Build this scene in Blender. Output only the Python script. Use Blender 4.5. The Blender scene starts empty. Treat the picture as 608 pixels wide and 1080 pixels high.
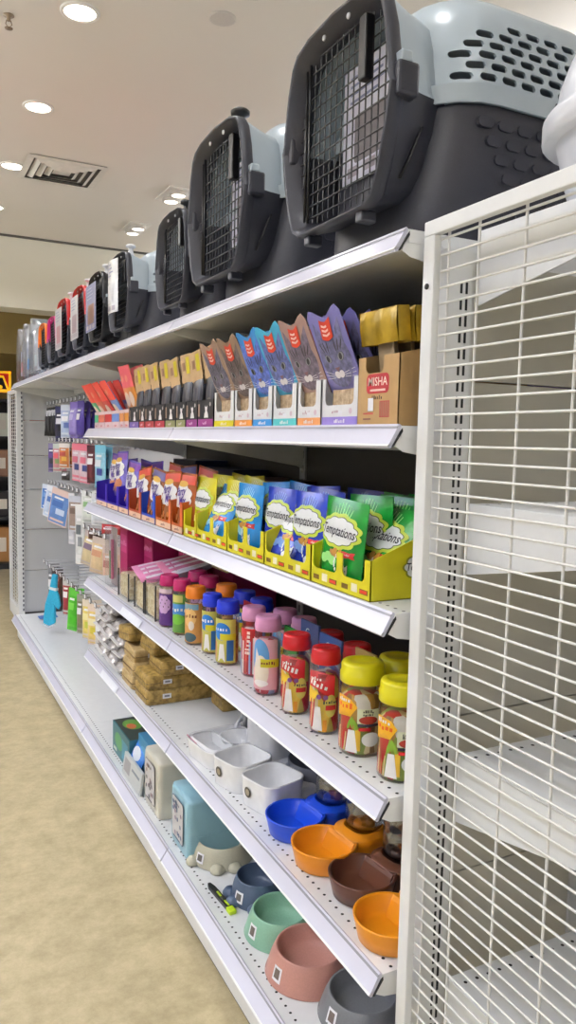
import bpy, math, random
from mathutils import Vector, Matrix, Euler
random.seed(7)
PI = math.pi
scn = bpy.context.scene
COL = scn.collection
R = math.radians

# ------------------------------------------------------------------ materials
def lin(c):
    c = c/255.0
    return c/12.92 if c <= .04045 else ((c+.055)/1.055)**2.4
_mats = {}
def mat(name, rgb, rough=.45, metal=0.0, noise=.05, scale=30.0, bump=0.0, emit=0.0, spec=.5, rgb2=None, detail=3.0, thr=None):
    """procedural material: noise driven colour variation and bump"""
    if name in _mats: return _mats[name]
    m = bpy.data.materials.new(name); m.use_nodes = True
    nt = m.node_tree; b = nt.nodes['Principled BSDF']
    c = [lin(x) for x in rgb]
    b.inputs['Roughness'].default_value = rough
    b.inputs['Metallic'].default_value = metal
    b.inputs['Specular IOR Level'].default_value = spec
    tc = nt.nodes.new('ShaderNodeTexCoord'); nz = nt.nodes.new('ShaderNodeTexNoise')
    nz.inputs['Scale'].default_value = scale; nz.inputs['Detail'].default_value = detail
    nt.links.new(tc.outputs['Object'], nz.inputs['Vector'])
    ramp = nt.nodes.new('ShaderNodeValToRGB')
    lo, hi = (thr if thr else (.3, .7))
    ramp.color_ramp.elements[0].position = lo; ramp.color_ramp.elements[1].position = hi
    if rgb2: c2 = [lin(x) for x in rgb2]
    else: c2 = [min(1, x*(1+noise)) for x in c]; c = [x*(1-noise) for x in c]
    ramp.color_ramp.elements[0].color = (*c, 1); ramp.color_ramp.elements[1].color = (*c2, 1)
    nt.links.new(nz.outputs['Fac'], ramp.inputs['Fac'])
    nt.links.new(ramp.outputs['Color'], b.inputs['Base Color'])
    if bump:
        bp = nt.nodes.new('ShaderNodeBump'); bp.inputs['Strength'].default_value = bump; bp.inputs['Distance'].default_value = .004
        nt.links.new(nz.outputs['Fac'], bp.inputs['Height']); nt.links.new(bp.outputs['Normal'], b.inputs['Normal'])
    if emit:
        b.inputs['Emission Color'].default_value = (*[lin(x) for x in rgb], 1); b.inputs['Emission Strength'].default_value = emit
    _mats[name] = m
    return m
def ink(r, g, b, rough=.4):
    return mat('ink_%d_%d_%d_%d' % (r, g, b, int(rough*100)), (r, g, b), rough, noise=.03, scale=60)
def clear(name, tint=(1, 1, 1), gl=.12, rough=.08, milk=0):
    if name in _mats: return _mats[name]
    m = bpy.data.materials.new(name); m.use_nodes = True
    nt = m.node_tree; nt.nodes.remove(nt.nodes['Principled BSDF'])
    out = nt.nodes['Material Output']
    tr = nt.nodes.new('ShaderNodeBsdfTransparent'); tr.inputs['Color'].default_value = (*tint, 1)
    gs = nt.nodes.new('ShaderNodeBsdfGlossy'); gs.inputs['Roughness'].default_value = rough
    lw = nt.nodes.new('ShaderNodeLayerWeight'); lw.inputs['Blend'].default_value = .35
    ma = nt.nodes.new('ShaderNodeMath'); ma.operation = 'MULTIPLY_ADD'
    ma.inputs[1].default_value = .45; ma.inputs[2].default_value = gl
    mx = nt.nodes.new('ShaderNodeMixShader')
    nt.links.new(lw.outputs['Fresnel'], ma.inputs[0]); nt.links.new(ma.outputs[0], mx.inputs['Fac'])
    nt.links.new(tr.outputs[0], mx.inputs[1]); nt.links.new(gs.outputs[0], mx.inputs[2]); nt.links.new(mx.outputs[0], out.inputs['Surface'])
    if milk:
        df = nt.nodes.new('ShaderNodeBsdfDiffuse'); df.inputs['Color'].default_value = (.8, .82, .86, 1); m2 = nt.nodes.new('ShaderNodeMixShader'); m2.inputs['Fac'].default_value = milk
        nt.links.new(mx.outputs[0], m2.inputs[1]); nt.links.new(df.outputs[0], m2.inputs[2]); nt.links.new(m2.outputs[0], out.inputs['Surface'])
    _mats[name] = m
    return m
def vor(name, cols, scale=60, rough=.35, stretch=(1, 1, 1)):
    """random multi colour cells, for wrapped contents seen through a jar"""
    if name in _mats: return _mats[name]
    m = bpy.data.materials.new(name); m.use_nodes = True
    nt = m.node_tree; b = nt.nodes['Principled BSDF']; b.inputs['Roughness'].default_value = rough
    tc = nt.nodes.new('ShaderNodeTexCoord'); mp = nt.nodes.new('ShaderNodeMapping'); mp.inputs['Scale'].default_value = stretch
    vo = nt.nodes.new('ShaderNodeTexVoronoi'); vo.inputs['Scale'].default_value = scale
    sp = nt.nodes.new('ShaderNodeSeparateColor'); rp = nt.nodes.new('ShaderNodeValToRGB'); rp.color_ramp.interpolation = 'CONSTANT'
    nt.links.new(tc.outputs['Object'], mp.inputs['Vector']); nt.links.new(mp.outputs[0], vo.inputs['Vector'])
    nt.links.new(vo.outputs['Color'], sp.inputs[0]); nt.links.new(sp.outputs[0], rp.inputs['Fac']); nt.links.new(rp.outputs[0], b.inputs['Base Color'])
    el = rp.color_ramp.elements
    while len(el) < len(cols): el.new(.5)
    for i, c in enumerate(cols):
        el[i].position = i/len(cols); el[i].color = (*[lin(x) for x in c], 1)
    _mats[name] = m
    return m

WHITE = mat('white_powder_coat', (230, 231, 230), .38, noise=.02)
RAIL = mat('glossy_price_rail', (212, 212, 226), .22, noise=.03, scale=8)
RAILB = mat('rail_edge_grey', (150, 150, 158), .4)
DARKGAP = mat('dark_gap', (30, 30, 32), .6)
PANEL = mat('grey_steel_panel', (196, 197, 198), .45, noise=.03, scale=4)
DPANEL = mat('dark_steel_panel', (58, 56, 54), .55, noise=.05, scale=4)  # darker colour for the back panels of the two nearest bays
PANELB = mat('beige_grey_panel', (190, 186, 172), .5, noise=.03, scale=4)
WIRE = mat('white_wire', (232, 231, 226), .35)
CHAR = mat('charcoal_plastic', (52, 53, 62), .42, noise=.06, scale=300, bump=.05)
LGREY = mat('light_grey_plastic', (172, 184, 192), .3, noise=.03, scale=20)
BLACK = mat('black_plastic', (20, 20, 23), .35)
CHROME = mat('chrome_wire', (190, 190, 190), .25, metal=.9)
PAPER = mat('white_paper', (232, 232, 236), .5)
CLEAR = clear('clear_plastic', gl=.04)
CLEARW = clear('clear_bag_film', (.97, .97, .98), gl=.07, rough=.25, milk=.06)

# ------------------------------------------------------------------ mesh builder
class MB:
    def __init__(s): s.v = []; s.f = []; s.fm = []; s.fs = []; s.mats = []
    def mi(s, m):
        if m not in s.mats: s.mats.append(m)
        return s.mats.index(m)
    def add(s, vs, fs, m, sm=False):
        o = len(s.v); s.v += [tuple(v) for v in vs]; k = s.mi(m)
        for f in fs: s.f.append([o+i for i in f]); s.fm.append(k); s.fs.append(sm)
    def box(s, x0, x1, y0, y1, z0, z1, m, M=None):
        vs = [Vector((x, y, z)) for x in (x0, x1) for y in (y0, y1) for z in (z0, z1)]
        if M: vs = [M @ v for v in vs]
        s.add(vs, [(0, 1, 3, 2), (4, 6, 7, 5), (0, 4, 5, 1), (2, 3, 7, 6), (0, 2, 6, 4), (1, 5, 7, 3)], m)
    def prism(s, poly, fn0, fn1, m, sm=False):
        """poly of (a,b); fn0/fn1 map (a,b) to 3D for each cap"""
        n = len(poly); vs = [fn0(*p) for p in poly]+[fn1(*p) for p in poly]
        fs = [list(range(n))[::-1], list(range(n, 2*n))]+[(i, (i+1) % n, n+(i+1) % n, n+i) for i in range(n)]
        s.add(vs, fs, m, sm)
    def extr_y(s, poly, y0, y1, m, sm=False): s.prism(poly, lambda a, b: (a, y0, b), lambda a, b: (a, y1, b), m, sm)
    def extr_x(s, poly, x0, x1, m, sm=False): s.prism(poly, lambda a, b: (x0, a, b), lambda a, b: (x1, a, b), m, sm)
    def extr_z(s, poly, z0, z1, m, sm=False): s.prism(poly, lambda a, b: (a, b, z0), lambda a, b: (a, b, z1), m, sm)
    def loft(s, rings, m, sm=True, cap0=False, cap1=False, closed=True):
        n = len(rings[0]); vs = [p for r in rings for p in r]; fs = []
        for k in range(len(rings)-1):
            for i in range(n if closed else n-1):
                j = (i+1) % n; fs.append((k*n+i, k*n+j, (k+1)*n+j, (k+1)*n+i))
        if cap0: fs.append(list(range(n))[::-1])
        if cap1: fs.append([(len(rings)-1)*n+i for i in range(n)])
        s.add(vs, fs, m, sm)
    def lathe(s, prof, m, n=28, c=(0, 0), sm=True, cap0=True, cap1=True, sx=1.0, sy=1.0):
        rings = [[(c[0]+r*sx*math.cos(2*PI*i/n), c[1]+r*sy*math.sin(2*PI*i/n), z) for i in range(n)] for r, z in prof]
        s.loft(rings, m, sm, cap0, cap1)
    def tube(s, pts, r, m, n=6, caps=True):
        pts = [Vector(p) for p in pts]; rings = []
        for i, p in enumerate(pts):
            t = (pts[min(i+1, len(pts)-1)]-pts[max(i-1, 0)]).normalized()
            a = Vector((0, 0, 1)) if abs(t.z) < .9 else Vector((1, 0, 0))
            u = t.cross(a).normalized(); w = t.cross(u)
            rings.append([tuple(p+r*(math.cos(2*PI*k/n)*u+math.sin(2*PI*k/n)*w)) for k in range(n)])
        s.loft(rings, m, True, caps, caps)
    def surf(s, fn, us, vs, m, sm=True):
        P = [fn(u, v) for v in vs for u in us]; n = len(us)
        s.add(P, [(j*n+i, j*n+i+1, (j+1)*n+i+1, (j+1)*n+i) for j in range(len(vs)-1) for i in range(n-1)], m, sm)
    def decal(s, S, poly, off, m, rings=0):
        """flat printed shape on surface S(u,v,off)"""
        if not rings: s.add([S(u, v, off) for u, v in poly], [list(range(len(poly)))], m); return
        cx = sum(p[0] for p in poly)/len(poly); cy = sum(p[1] for p in poly)/len(poly); n = len(poly)
        vs = [S(cx, cy, off)]; fs = []
        for k in range(1, rings+1):
            t = k/rings; vs += [S(cx+(u-cx)*t, cy+(v-cy)*t, off) for u, v in poly]
        for i in range(n):
            j = (i+1) % n; fs.append((0, 1+i, 1+j))
            for k in range(1, rings): fs.append((1+(k-1)*n+i, 1+k*n+i, 1+k*n+j, 1+(k-1)*n+j))
        s.add(vs, fs, m, True)
    def rectd(s, S, x0, x1, z0, z1, off, m, nu=1, nv=1):
        us = [x0+(x1-x0)*i/nu for i in range(nu+1)]; vs = [z0+(z1-z0)*i/nv for i in range(nv+1)]
        s.surf(lambda u, v: S(u, v, off), us, vs, m, True)
    def text(s, S, txt, u, v, size, off, m, shear=0.0, rot=0.0, sx=1.0, bold=0.0):
        pts, fs = glyphs(txt, bold); cr, sr = math.cos(rot), math.sin(rot); out = []
        for x, y in pts:
            x = x*size*sx+shear*y*size; y = y*size
            out.append(S(u+cr*x-sr*y, v+sr*x+cr*y, off))
        s.add(out, fs, m)
    def scrib(s, S, u, v, size, off, m, n=6, rot=0.0, sx=1.0):
        """illegible small print: a row of uneven letter-like bars"""
        rnd = random.Random(int((abs(u)+abs(v)+size)*1e5)+n); cr, sr = math.cos(rot), math.sin(rot); pit = size*.55*sx
        for i in range(n):
            x0 = (i-n/2)*pit; w = pit*rnd.choice((.45, .62, .7)); h = size*rnd.choice((.42, .48, .7)); b = -size*.25-(size*.15 if rnd.random() < .2 else 0)
            q = [(x0, b), (x0+w, b), (x0+w, b+h), (x0, b+h)]
            s.add([S(u+cr*x-sr*y, v+sr*x+cr*y, off) for x, y in q], [(0, 1, 2, 3)], m)
    def build(s, name, parent=None, bevel=0, seg=2):
        me = bpy.data.meshes.new(name); me.from_pydata([tuple(v) for v in s.v], [], s.f)
        for m in s.mats: me.materials.append(m)
        for p, k, q in zip(me.polygons, s.fm, s.fs): p.material_index = k; p.use_smooth = q
        me.validate(); me.update()
        o = bpy.data.objects.new(name, me); COL.objects.link(o)
        if parent: o.parent = parent
        if bevel:
            b = o.modifiers.new('Bevel', 'BEVEL'); b.width = bevel; b.segments = seg; b.limit_method = 'ANGLE'; b.angle_limit = R(40)
        return o
_gl = {}
def glyphs(txt, bold=0.0):
    if (txt, bold) in _gl: return _gl[(txt, bold)]
    cu = bpy.data.curves.new('t', 'FONT'); cu.body = txt; cu.size = 1; cu.resolution_u = 2; cu.align_x = 'CENTER'; cu.align_y = 'CENTER'; cu.offset = bold
    o = bpy.data.objects.new('t', cu); COL.objects.link(o)
    dg = bpy.context.evaluated_depsgraph_get()
    me = bpy.data.meshes.new_from_object(o.evaluated_get(dg))
    r = ([(v.co.x, v.co.y) for v in me.vertices], [list(p.vertices) for p in me.polygons])
    bpy.data.objects.remove(o); bpy.data.curves.remove(cu); bpy.data.meshes.remove(me)
    _gl[(txt, bold)] = r
    return r

def FLAT(u, v, o): return (u, -o, v)
def ell(cx, cy, rx, ry, n=18, rot=0):
    return [(cx+rx*math.cos(t)*math.cos(rot)-ry*math.sin(t)*math.sin(rot), cy+rx*math.cos(t)*math.sin(rot)+ry*math.sin(t)*math.cos(rot)) for t in [2*PI*i/n for i in range(n)]]
def rrect(cx, cy, w, h, r, k=4):
    out = []
    for sx, sy, a0 in ((1, 1, 0), (-1, 1, 90), (-1, -1, 180), (1, -1, 270)):
        for i in range(k+1):
            a = R(a0+90*i/k); out.append((cx+sx*(w/2-r)+r*math.cos(a), cy+sy*(h/2-r)+r*math.sin(a)))
    return out
def cloud(cx, cy, rx, ry, b=9, amp=.09, n=54):
    return [(cx+rx*math.cos(t)*(1+amp*abs(math.sin(b*t/2))), cy+ry*math.sin(t)*(1+amp*abs(math.sin(b*t/2)))) for t in [2*PI*i/n for i in range(n)]]

# ------------------------------------------------------------------ scene graph helpers
def tag(o, label, cat, group=None, kind=None):
    if label: o['label'] = label
    if cat: o['category'] = cat
    if group: o['group'] = group
    if kind: o['kind'] = kind
    return o
def pose(o, loc, rz=-90, rx=0, ry=0):
    o.location = loc; o.rotation_euler = (R(rx), R(ry), R(rz)); return o
def thing(name, label, cat, loc=(0, 0, 0), rz=-90, group=None, rx=0, ry=0):
    o = bpy.data.objects.new(name, None); o.empty_display_size = .05; COL.objects.link(o)
    pose(o, loc, rz, rx, ry); return tag(o, label, cat, group)
def dup(root, label, loc, rz=-90, group=None, rx=0, ry=0):
    r = root.copy(); COL.objects.link(r); pose(r, loc, rz, rx, ry); r['label'] = label
    if group: r['group'] = group
    elif 'group' in r: del r['group']
    for ch in list(root.children):
        c = ch.copy(); COL.objects.link(c); c.parent = r
        for g in list(ch.children):
            d = g.copy(); COL.objects.link(d); d.parent = c
    return r
def struct(name, mb, bevel=0):
    o = mb.build(name, None, bevel); o['kind'] = 'structure'; return o

# ------------------------------------------------------------------ main measures (metres)
H = 1.508                       # eye height
XT, XB = .776, .752             # top and bottom of the slanted price rails
Y0, L = 1.092, 1.2              # near end of the run and bay length
LV = [1.865, 1.537, 1.208, .870, .534]
ZB = .175
XBK = 1.225                     # back panel of the run
XE = 1.70                       # far side of the double sided run
CEIL = 3.2
#@@SETTING
def setting():
    fl = mat('beige_vinyl_floor', (152, 139, 106), .45, scale=9.0, bump=.02, rgb2=(192, 178, 142), detail=14, thr=(.34, .66))
    [setattr(q.inputs['Roughness'], 'default_value', .82) for q in fl.node_tree.nodes if q.type == 'TEX_NOISE']
    m = MB(); m.box(-3.5, 5.5, -3.5, 11.2, -.05, 0, fl); struct('floor', m)
    ce = mat('ceiling_paint', (226, 220, 212), .8, noise=.01, scale=2)
    m = MB(); m.box(-3.5, 5.5, -3.5, 11.2, CEIL, CEIL+.05, ce); struct('ceiling', m)
    wa = mat('cream_wall_paint', (226, 222, 208), .8, noise=.015, scale=2)
    m = MB(); m.box(-3.55, -3.5, -3.5, 11.2, 0, CEIL, wa); struct('wall_left', m)
    m = MB(); m.box(5.5, 5.55, -3.5, 11.2, 0, CEIL, wa); struct('wall_right', m)
    m = MB(); m.box(-3.5, 5.5, -3.55, -3.5, 0, CEIL, wa); struct('wall_back', m)
    ol = mat('olive_brown_wall_paint', (166, 146, 92), .7, noise=.10, scale=3)
    m = MB(); m.box(-3.5, 5.5, 11.2, 11.25, 0, CEIL, ol); struct('wall_far', m)
    # bulkhead across the far end, open below
    m = MB(); m.box(-3.5, 5.5, 7.12, 7.42, 2.595, CEIL-.012, wa); struct('wall_bulkhead', m)
    m = MB(); m.box(-3.5, 5.5, 7.09, 7.14, CEIL-.014, CEIL-.001, mat('shadow_gap', (90, 86, 80), .7)); struct('trim_shadow_line', m)  # dark strip stands in for the shadow line between bulkhead and ceiling
    # olive fascia behind the bulkhead
    m = MB(); m.box(-3.5, 5.5, 8.4, 8.5, 2.33, CEIL, ol); struct('trim_2', m)

LAMPS = []
def ceiling_fittings():
    on = mat('lamp_glow', (255, 244, 226), .5, emit=9.0)
    ring = mat('lamp_trim', (236, 232, 226), .4)
    names = {3.294: 'nearest visible round downlight at the top left of the ceiling', 4.31: 'round downlight on ceiling, second one away after the nearest',
             5.306: 'round downlight level with the square air vent', 6.311: 'farthest round downlight, cut by the left picture edge'}
    def one(x, y, lab, grp=None):
        t = thing('downlight', lab, 'ceiling light', (x, y, CEIL), 0, grp)
        m = MB(); m.lathe([(.078, 0), (.078, -.006), (.064, -.008), (.062, -.003), (.062, 0)], ring, 32, cap0=False, cap1=False); m.build('trim_ring', t)
        m = MB(); m.lathe([(.063, -.003), (.063, -.0045), (.04, -.006)], on, 32); m.build('lamp_lens', t)
        LAMPS.append((x, y))
    for y, lab in names.items(): one(.70, y, lab)
    g = 'downlights outside the frame'
    for x, ys in ((.70, (2.28, 1.26, .24, -.8)), (-1.1, (-1.8, -.8, .24, 1.26, 2.28, 3.29, 4.31, 5.3, 6.3)), (-2.6, (-.8, 1.26, 3.29, 5.3))):
        for y in ys: one(x, y, 'round recessed downlight over the aisle, outside the picture', g)
    for x, ys in ((3.2, (-.5, 1.5, 3.5, 5.5)),):
        for y in ys: one(x, y, 'round recessed downlight behind the shelving run', g)
    # two twin spot fittings
    for k, (y, lab) in enumerate(((5.32, 'square twin spotlight fitting above the small grey carriers'), (6.31, 'square twin spotlight fitting, farther one above the grey carrier with paper'))):
        t = thing('twin_spotlight', lab, 'ceiling light', (1.78, y, CEIL), 0)
        m = MB(); m.box(-.09, .09, -.17, .17, -.008, 0, ring)
        m.build('frame', t, .003)
        for s in (-1, 1):
            m = MB(); m.lathe([(.062, -.004), (.062, -.03), (.05, -.035), (.04, -.02)], mat('spot_housing', (205, 200, 192), .35), 24, (0, s*.08)); h = m.build('lamp_head', t)
            m = MB(); m.lathe([(.05, -.03), (.046, -.034)], mat('spot_glow', (255, 246, 230), .5, emit=3.0), 24, (0, s*.08)); m.build('lamp_lens', h)
    # square air diffuser
    t = thing('air_vent', 'square louvred air vent panel in the ceiling', 'vent', (1.0, 5.26, CEIL), 0)
    vm = mat('vent_white', (226, 222, 214), .5)
    m = MB()
    for h0, h1, z0, z1 in ((.245, .205, -.006, -.012), (.19, .16, -.002, -.02), (.145, .115, -.002, -.02), (.10, .07, -.002, -.02), (.055, .0, -.004, -.014)):
        a = [(-h0, -h0, z0), (h0, -h0, z0), (h0, h0, z0), (-h0, h0, z0)]; b = [(-h1, -h1, z1), (h1, -h1, z1), (h1, h1, z1), (-h1, h1, z1)]
        m.loft([a, b], vm, False, cap1=h1 == 0)
    m.build('louvres', t)
    m = MB(); m.box(-.235, .235, -.235, .235, -.0015, -.0005, mat('vent_dark', (96, 92, 86), .7)); m.build('backing', t)
    # speaker disc, sprinkler, second disc
    sp = mat('speaker_grille', (200, 194, 188), .6, noise=.1, scale=400)
    for x, y, lab in ((1.218, 3.055, 'round grey speaker grille set in the ceiling'), (1.25, 2.82, 'round ceiling disc cut by the top picture edge')):
        m = MB(); m.lathe([(.055, 0), (.055, -.006), (.048, -.008), (.0, -.009)], sp, 28, cap0=False, cap1=False)
        tag(pose(m.build('ceiling_speaker'), (x, y, CEIL), 0), lab, 'speaker')
    t = thing('fire_sprinkler', 'small metal fire sprinkler hanging from the ceiling at the top left corner', 'sprinkler', (.45, 3.465, CEIL), 0)
    br = mat('sprinkler_metal', (150, 132, 112), .4, metal=.6)
    m = MB(); m.lathe([(.022, 0), (.022, -.003), (.008, -.005), (.008, -.022), (.004, -.024)], br, 16); m.build('body', t)
    m = MB(); m.tube([(-.008, 0, -.02), (-.012, 0, -.035), (0, 0, -.05), (.012, 0, -.035), (.008, 0, -.02)], .0022, br); m.lathe([(.016, -.05), (.016, -.052)], br, 14); m.build('deflector', t)

def far_background():
    # bright framed sign
    t = thing('shop_sign', 'yellow framed red sign glowing beyond the far end of the run', 'sign', (1.02, 9.4, 1.98), 0)
    ye = mat('sign_yellow_glow', (250, 186, 24), .4, emit=.75); re = mat('sign_red', (196, 40, 20), .5, emit=.35)
    m = MB(); m.box(-.75, .18, 0, .04, 0, .24, re); m.build('face', t)
    m = MB()
    for a, b, c, d in ((-.75, .18, .215, .24), (-.75, .18, 0, .03), (.155, .18, 0, .24), (-.06, -.03, 0, .24)): m.box(a, b, -.012, .002, c, d, ye)
    F = lambda u, v, o: (u, -.003-o, v)
    m.decal(F, [(-.045, .02), (.05, .19), (.10, .19), (.165, .02)], .001, ye); m.build('border', t)
    m = MB(); m.decal(F, [(-.01, .035), (.055, .165), (.09, .165), (.135, .035)], .003, mat('sign_dark', (40, 22, 14), .5)); m.decal(F, ell(.06, .06, .028, .022, 14), .005, ye); m.build('emblem', t)
    dk = mat('dark_display', (36, 34, 34), .5); m = MB()
    m.box(.5, 1.5, 0, .5, 0, .06, dk); m.box(.5, .54, 0, .5, .06, 1.86, dk); m.box(1.46, 1.5, 0, .5, .06, 1.86, dk); m.box(.54, 1.46, .46, .5, .06, 1.86, dk)
    for z in (.55, 1.0, 1.45, 1.86): m.box(.54 if z < 1.8 else .5, 1.46 if z < 1.8 else 1.5, 0, .5 if z > 1.8 else .46, z, z+.03, dk)
    tag(pose(m.build('display_rack'), (0, 9.0, 0), 0), 'dark display rack far behind the end of the run', 'rack')
    ct = mat('kraft_carton', (176, 128, 74), .6, noise=.08)
    for k, (x, z, w, h, c, lab) in enumerate(((1.0, .06, .32, .4, (170, 120, 66), 'brown cardboard carton on the bottom of the far dark rack'), (1.05, .58, .2, .28, (40, 36, 36), 'dark bag with white trim on the far dark rack'),
            (1.02, 1.03, .26, .3, (150, 110, 84), 'tan boxed product on the middle tier of the far dark rack'), (1.05, 1.48, .2, .26, (214, 214, 196), 'pale rounded package on the top tier of the far dark rack'))):
        t = thing('carton' if k != 1 else 'bag', lab, 'box' if k != 1 else 'bag', (x, 9.14, z), 0)
        m = MB(); m.box(-w/2, w/2, 0, .22, 0, h, ink(*c)); m.build('body', t, .01)
        m = MB(); m.box(-w*.3, w*.3, -.002, .001, h*.3, h*.7, ink(216, 206, 190)); m.build('printed_front', t)

#@@SHELVING
def deck_thing(name, label, x0, x1, y0, y1, z, rail=True, group=None, rear=False, base=False):
    """one lift-out shelf of the run: deck, slanted price rail, two brackets"""
    t = thing(name, label, 'shelf', (0, y0, z), 0, group); w = y1-y0
    m = MB(); m.box(x0, x1, .001, w-.001, -.022, 0, WHITE)
    if not rear:
        d = mat('perforation', (30, 28, 26), .8); n = int(w/.025)
        for i in range(n):
            yy = .0125+i*.025
            m.add([(x0+.026+.0036*math.cos(a), yy+.0036*math.sin(a), .0004) for a in [PI*k/4 for k in range(8)]], [list(range(8))], d)
    m.build('deck', t)
    if not base:
        for y in (.002, w-.005):
            m = MB(); m.extr_y([(x0+.001, -.001), (x0-.012 if not rear else x0, -.036), (x0+.006, -.045), (x1-.02, -.115), (x1, -.125), (x1, -.001)], y, y+.003, WHITE); m.build('bracket', t)
        m = MB(); m.extr_y([(x1-.03, -.022), (x1-.03, -.05), (x1-.004, -.05), (x1-.004, -.022)], .01, w-.01, WHITE); m.build('stiffener', t)
    if rail:
        m = MB(); dz = .039 if not base else .041; xb = x0-.024 if not base else x0-.029
        g = .003
        m.extr_y([(x0, .001), (x0-.004, .003), (xb-.002, -dz+.004), (xb, -dz), (xb+.004, -dz), (x0+.001, -.004)], g, w-g, RAIL)
        m.extr_y([(x0-.0055, -.001), (x0-.0075, -.001), (x0-.0095, -.0045), (x0-.0075, -.0045)], g, w-g, RAILB)
        m.extr_y([(xb+.0045, -dz+.007), (xb-.001, -dz+.007), (xb-.0035, -dz+.0035), (xb-.001, -dz+.0025)], g, w-g, WHITE)
        r = m.build('price_rail', t)
        for y in ((.0, w-.004) if not base else (w-.004,)):
            m = MB(); m.extr_y([(x0+.001, -.004), (xb+.005, -dz+.002), (xb+.0075, -dz+.002), (x0+.002, -.010)], y, y+.003, DARKGAP); m.build('end_clip', r)
    if base:
        m = MB(); m.box(.778, .79, .002, w-.002, -z+.014, -.024, WHITE); m.box(.784, .789, .002, w-.002, -z, -z+.014, DARKGAP); m.build('kick_plate', t)  # recessed dark strip paints the shadow line where the kick meets the floor
    return t

def shelving():
    bay = ['nearest bay', 'second bay', 'third bay', 'farthest bay']; lev = ['top', 'second', 'third', 'fourth', 'fifth']
    what = ['under the pet carriers', 'holding the treat cartons', 'holding the yellow treat trays', 'holding the treat jars', 'holding white trays and feeders']
    what2 = ['under the small carriers', 'holding red and black treat packs', 'holding the party treat bags', 'holding the zip bags and magenta jars', 'holding foil and golden packs']
    for li, z in enumerate(LV):
        for k in range(4 if li == 0 else 2):
            w = [what[li], what2[li], 'over the upper peg hooks', 'under the wrapped carriers'][k]
            s = deck_thing('gondola_shelf', '%s white metal shelf of the %s, %s' % (lev[li], bay[k], w), XT, XBK, Y0+k*L, Y0+(k+1)*L, z)
            if (li, k) in ((3, 1), (4, 1)):
                m = MB(); lm = ink(238, 240, 246, .25)
                f = lambda u, v, o: (XT-.010-.0245*v/.039+(-.003-o), u, -.004-v)
                y = .30 if li == 3 else .62
                m.surf(lambda u, v: f(u, v, 0), [y, y+.26], [.004, .027], lm); m.build('label_highlight', s)  # pale strips: price label and rail reflection highlight painted on as colour
    for k, w in enumerate(('under the round pet bowls', 'under the litter packs', 'bare below the peg hooks', 'at the far end below the peg hooks')):
        deck_thing('base_shelf', 'white base shelf of the %s, %s' % (bay[k], w), XT-.009, XBK, Y0+k*L, Y0+(k+1)*L, ZB, base=True)
    for k in range(4):
        deck_thing('rear_shelf', 'rear top shelf of the %s, behind the carriers' % bay[k], XBK+.026, XE, Y0+k*L, Y0+(k+1)*L, LV[0], rail=False, rear=True)
    t = thing('shelving_unit', 'steel back panels and uprights of the long shelving run', 'shelving', (0, Y0, 0), 0)
    for k in range(5):
        m = MB(); m.box(XBK, XBK+.025, k*L-.02, k*L+.02, 0, LV[0]-.005, PANEL)
        for i in range(34): m.box(XBK-.0006, XBK+.0001, k*L-.006, k*L-.002, .2+.048*i, .225+.048*i, DARKGAP); m.box(XBK-.0006, XBK+.0001, k*L+.002, k*L+.006, .2+.048*i, .225+.048*i, DARKGAP)
        m.build('upright', t)
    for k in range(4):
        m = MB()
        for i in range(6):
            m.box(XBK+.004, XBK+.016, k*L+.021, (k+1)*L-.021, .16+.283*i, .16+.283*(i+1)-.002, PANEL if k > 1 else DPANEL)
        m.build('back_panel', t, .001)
    m = MB(); m.box(XBK+.002, XE-.1, .03, 4*L-.03, .0, .1, WHITE); m.build('plinth', t)

def slotted_post(mb, x0, x1, y0, y1, z0, z1, face_y, cx=None):
    """upright with a double row of slots on the face at y=face_y (facing -Y)"""
    mb.box(x0, x1, y0, y1, z0, z1, WHITE)
    cx = (x0+x1)/2 if cx is None else cx; n = int((z1-z0-.05)/.0275)
    for i in range(n):
        z = z0+.03+.0275*i
        for dx in (-.005, .0065): mb.box(cx+dx-.0021, cx+dx+.0021, face_y-.0012, face_y+.001, z, z+.019, DARKGAP)

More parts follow.
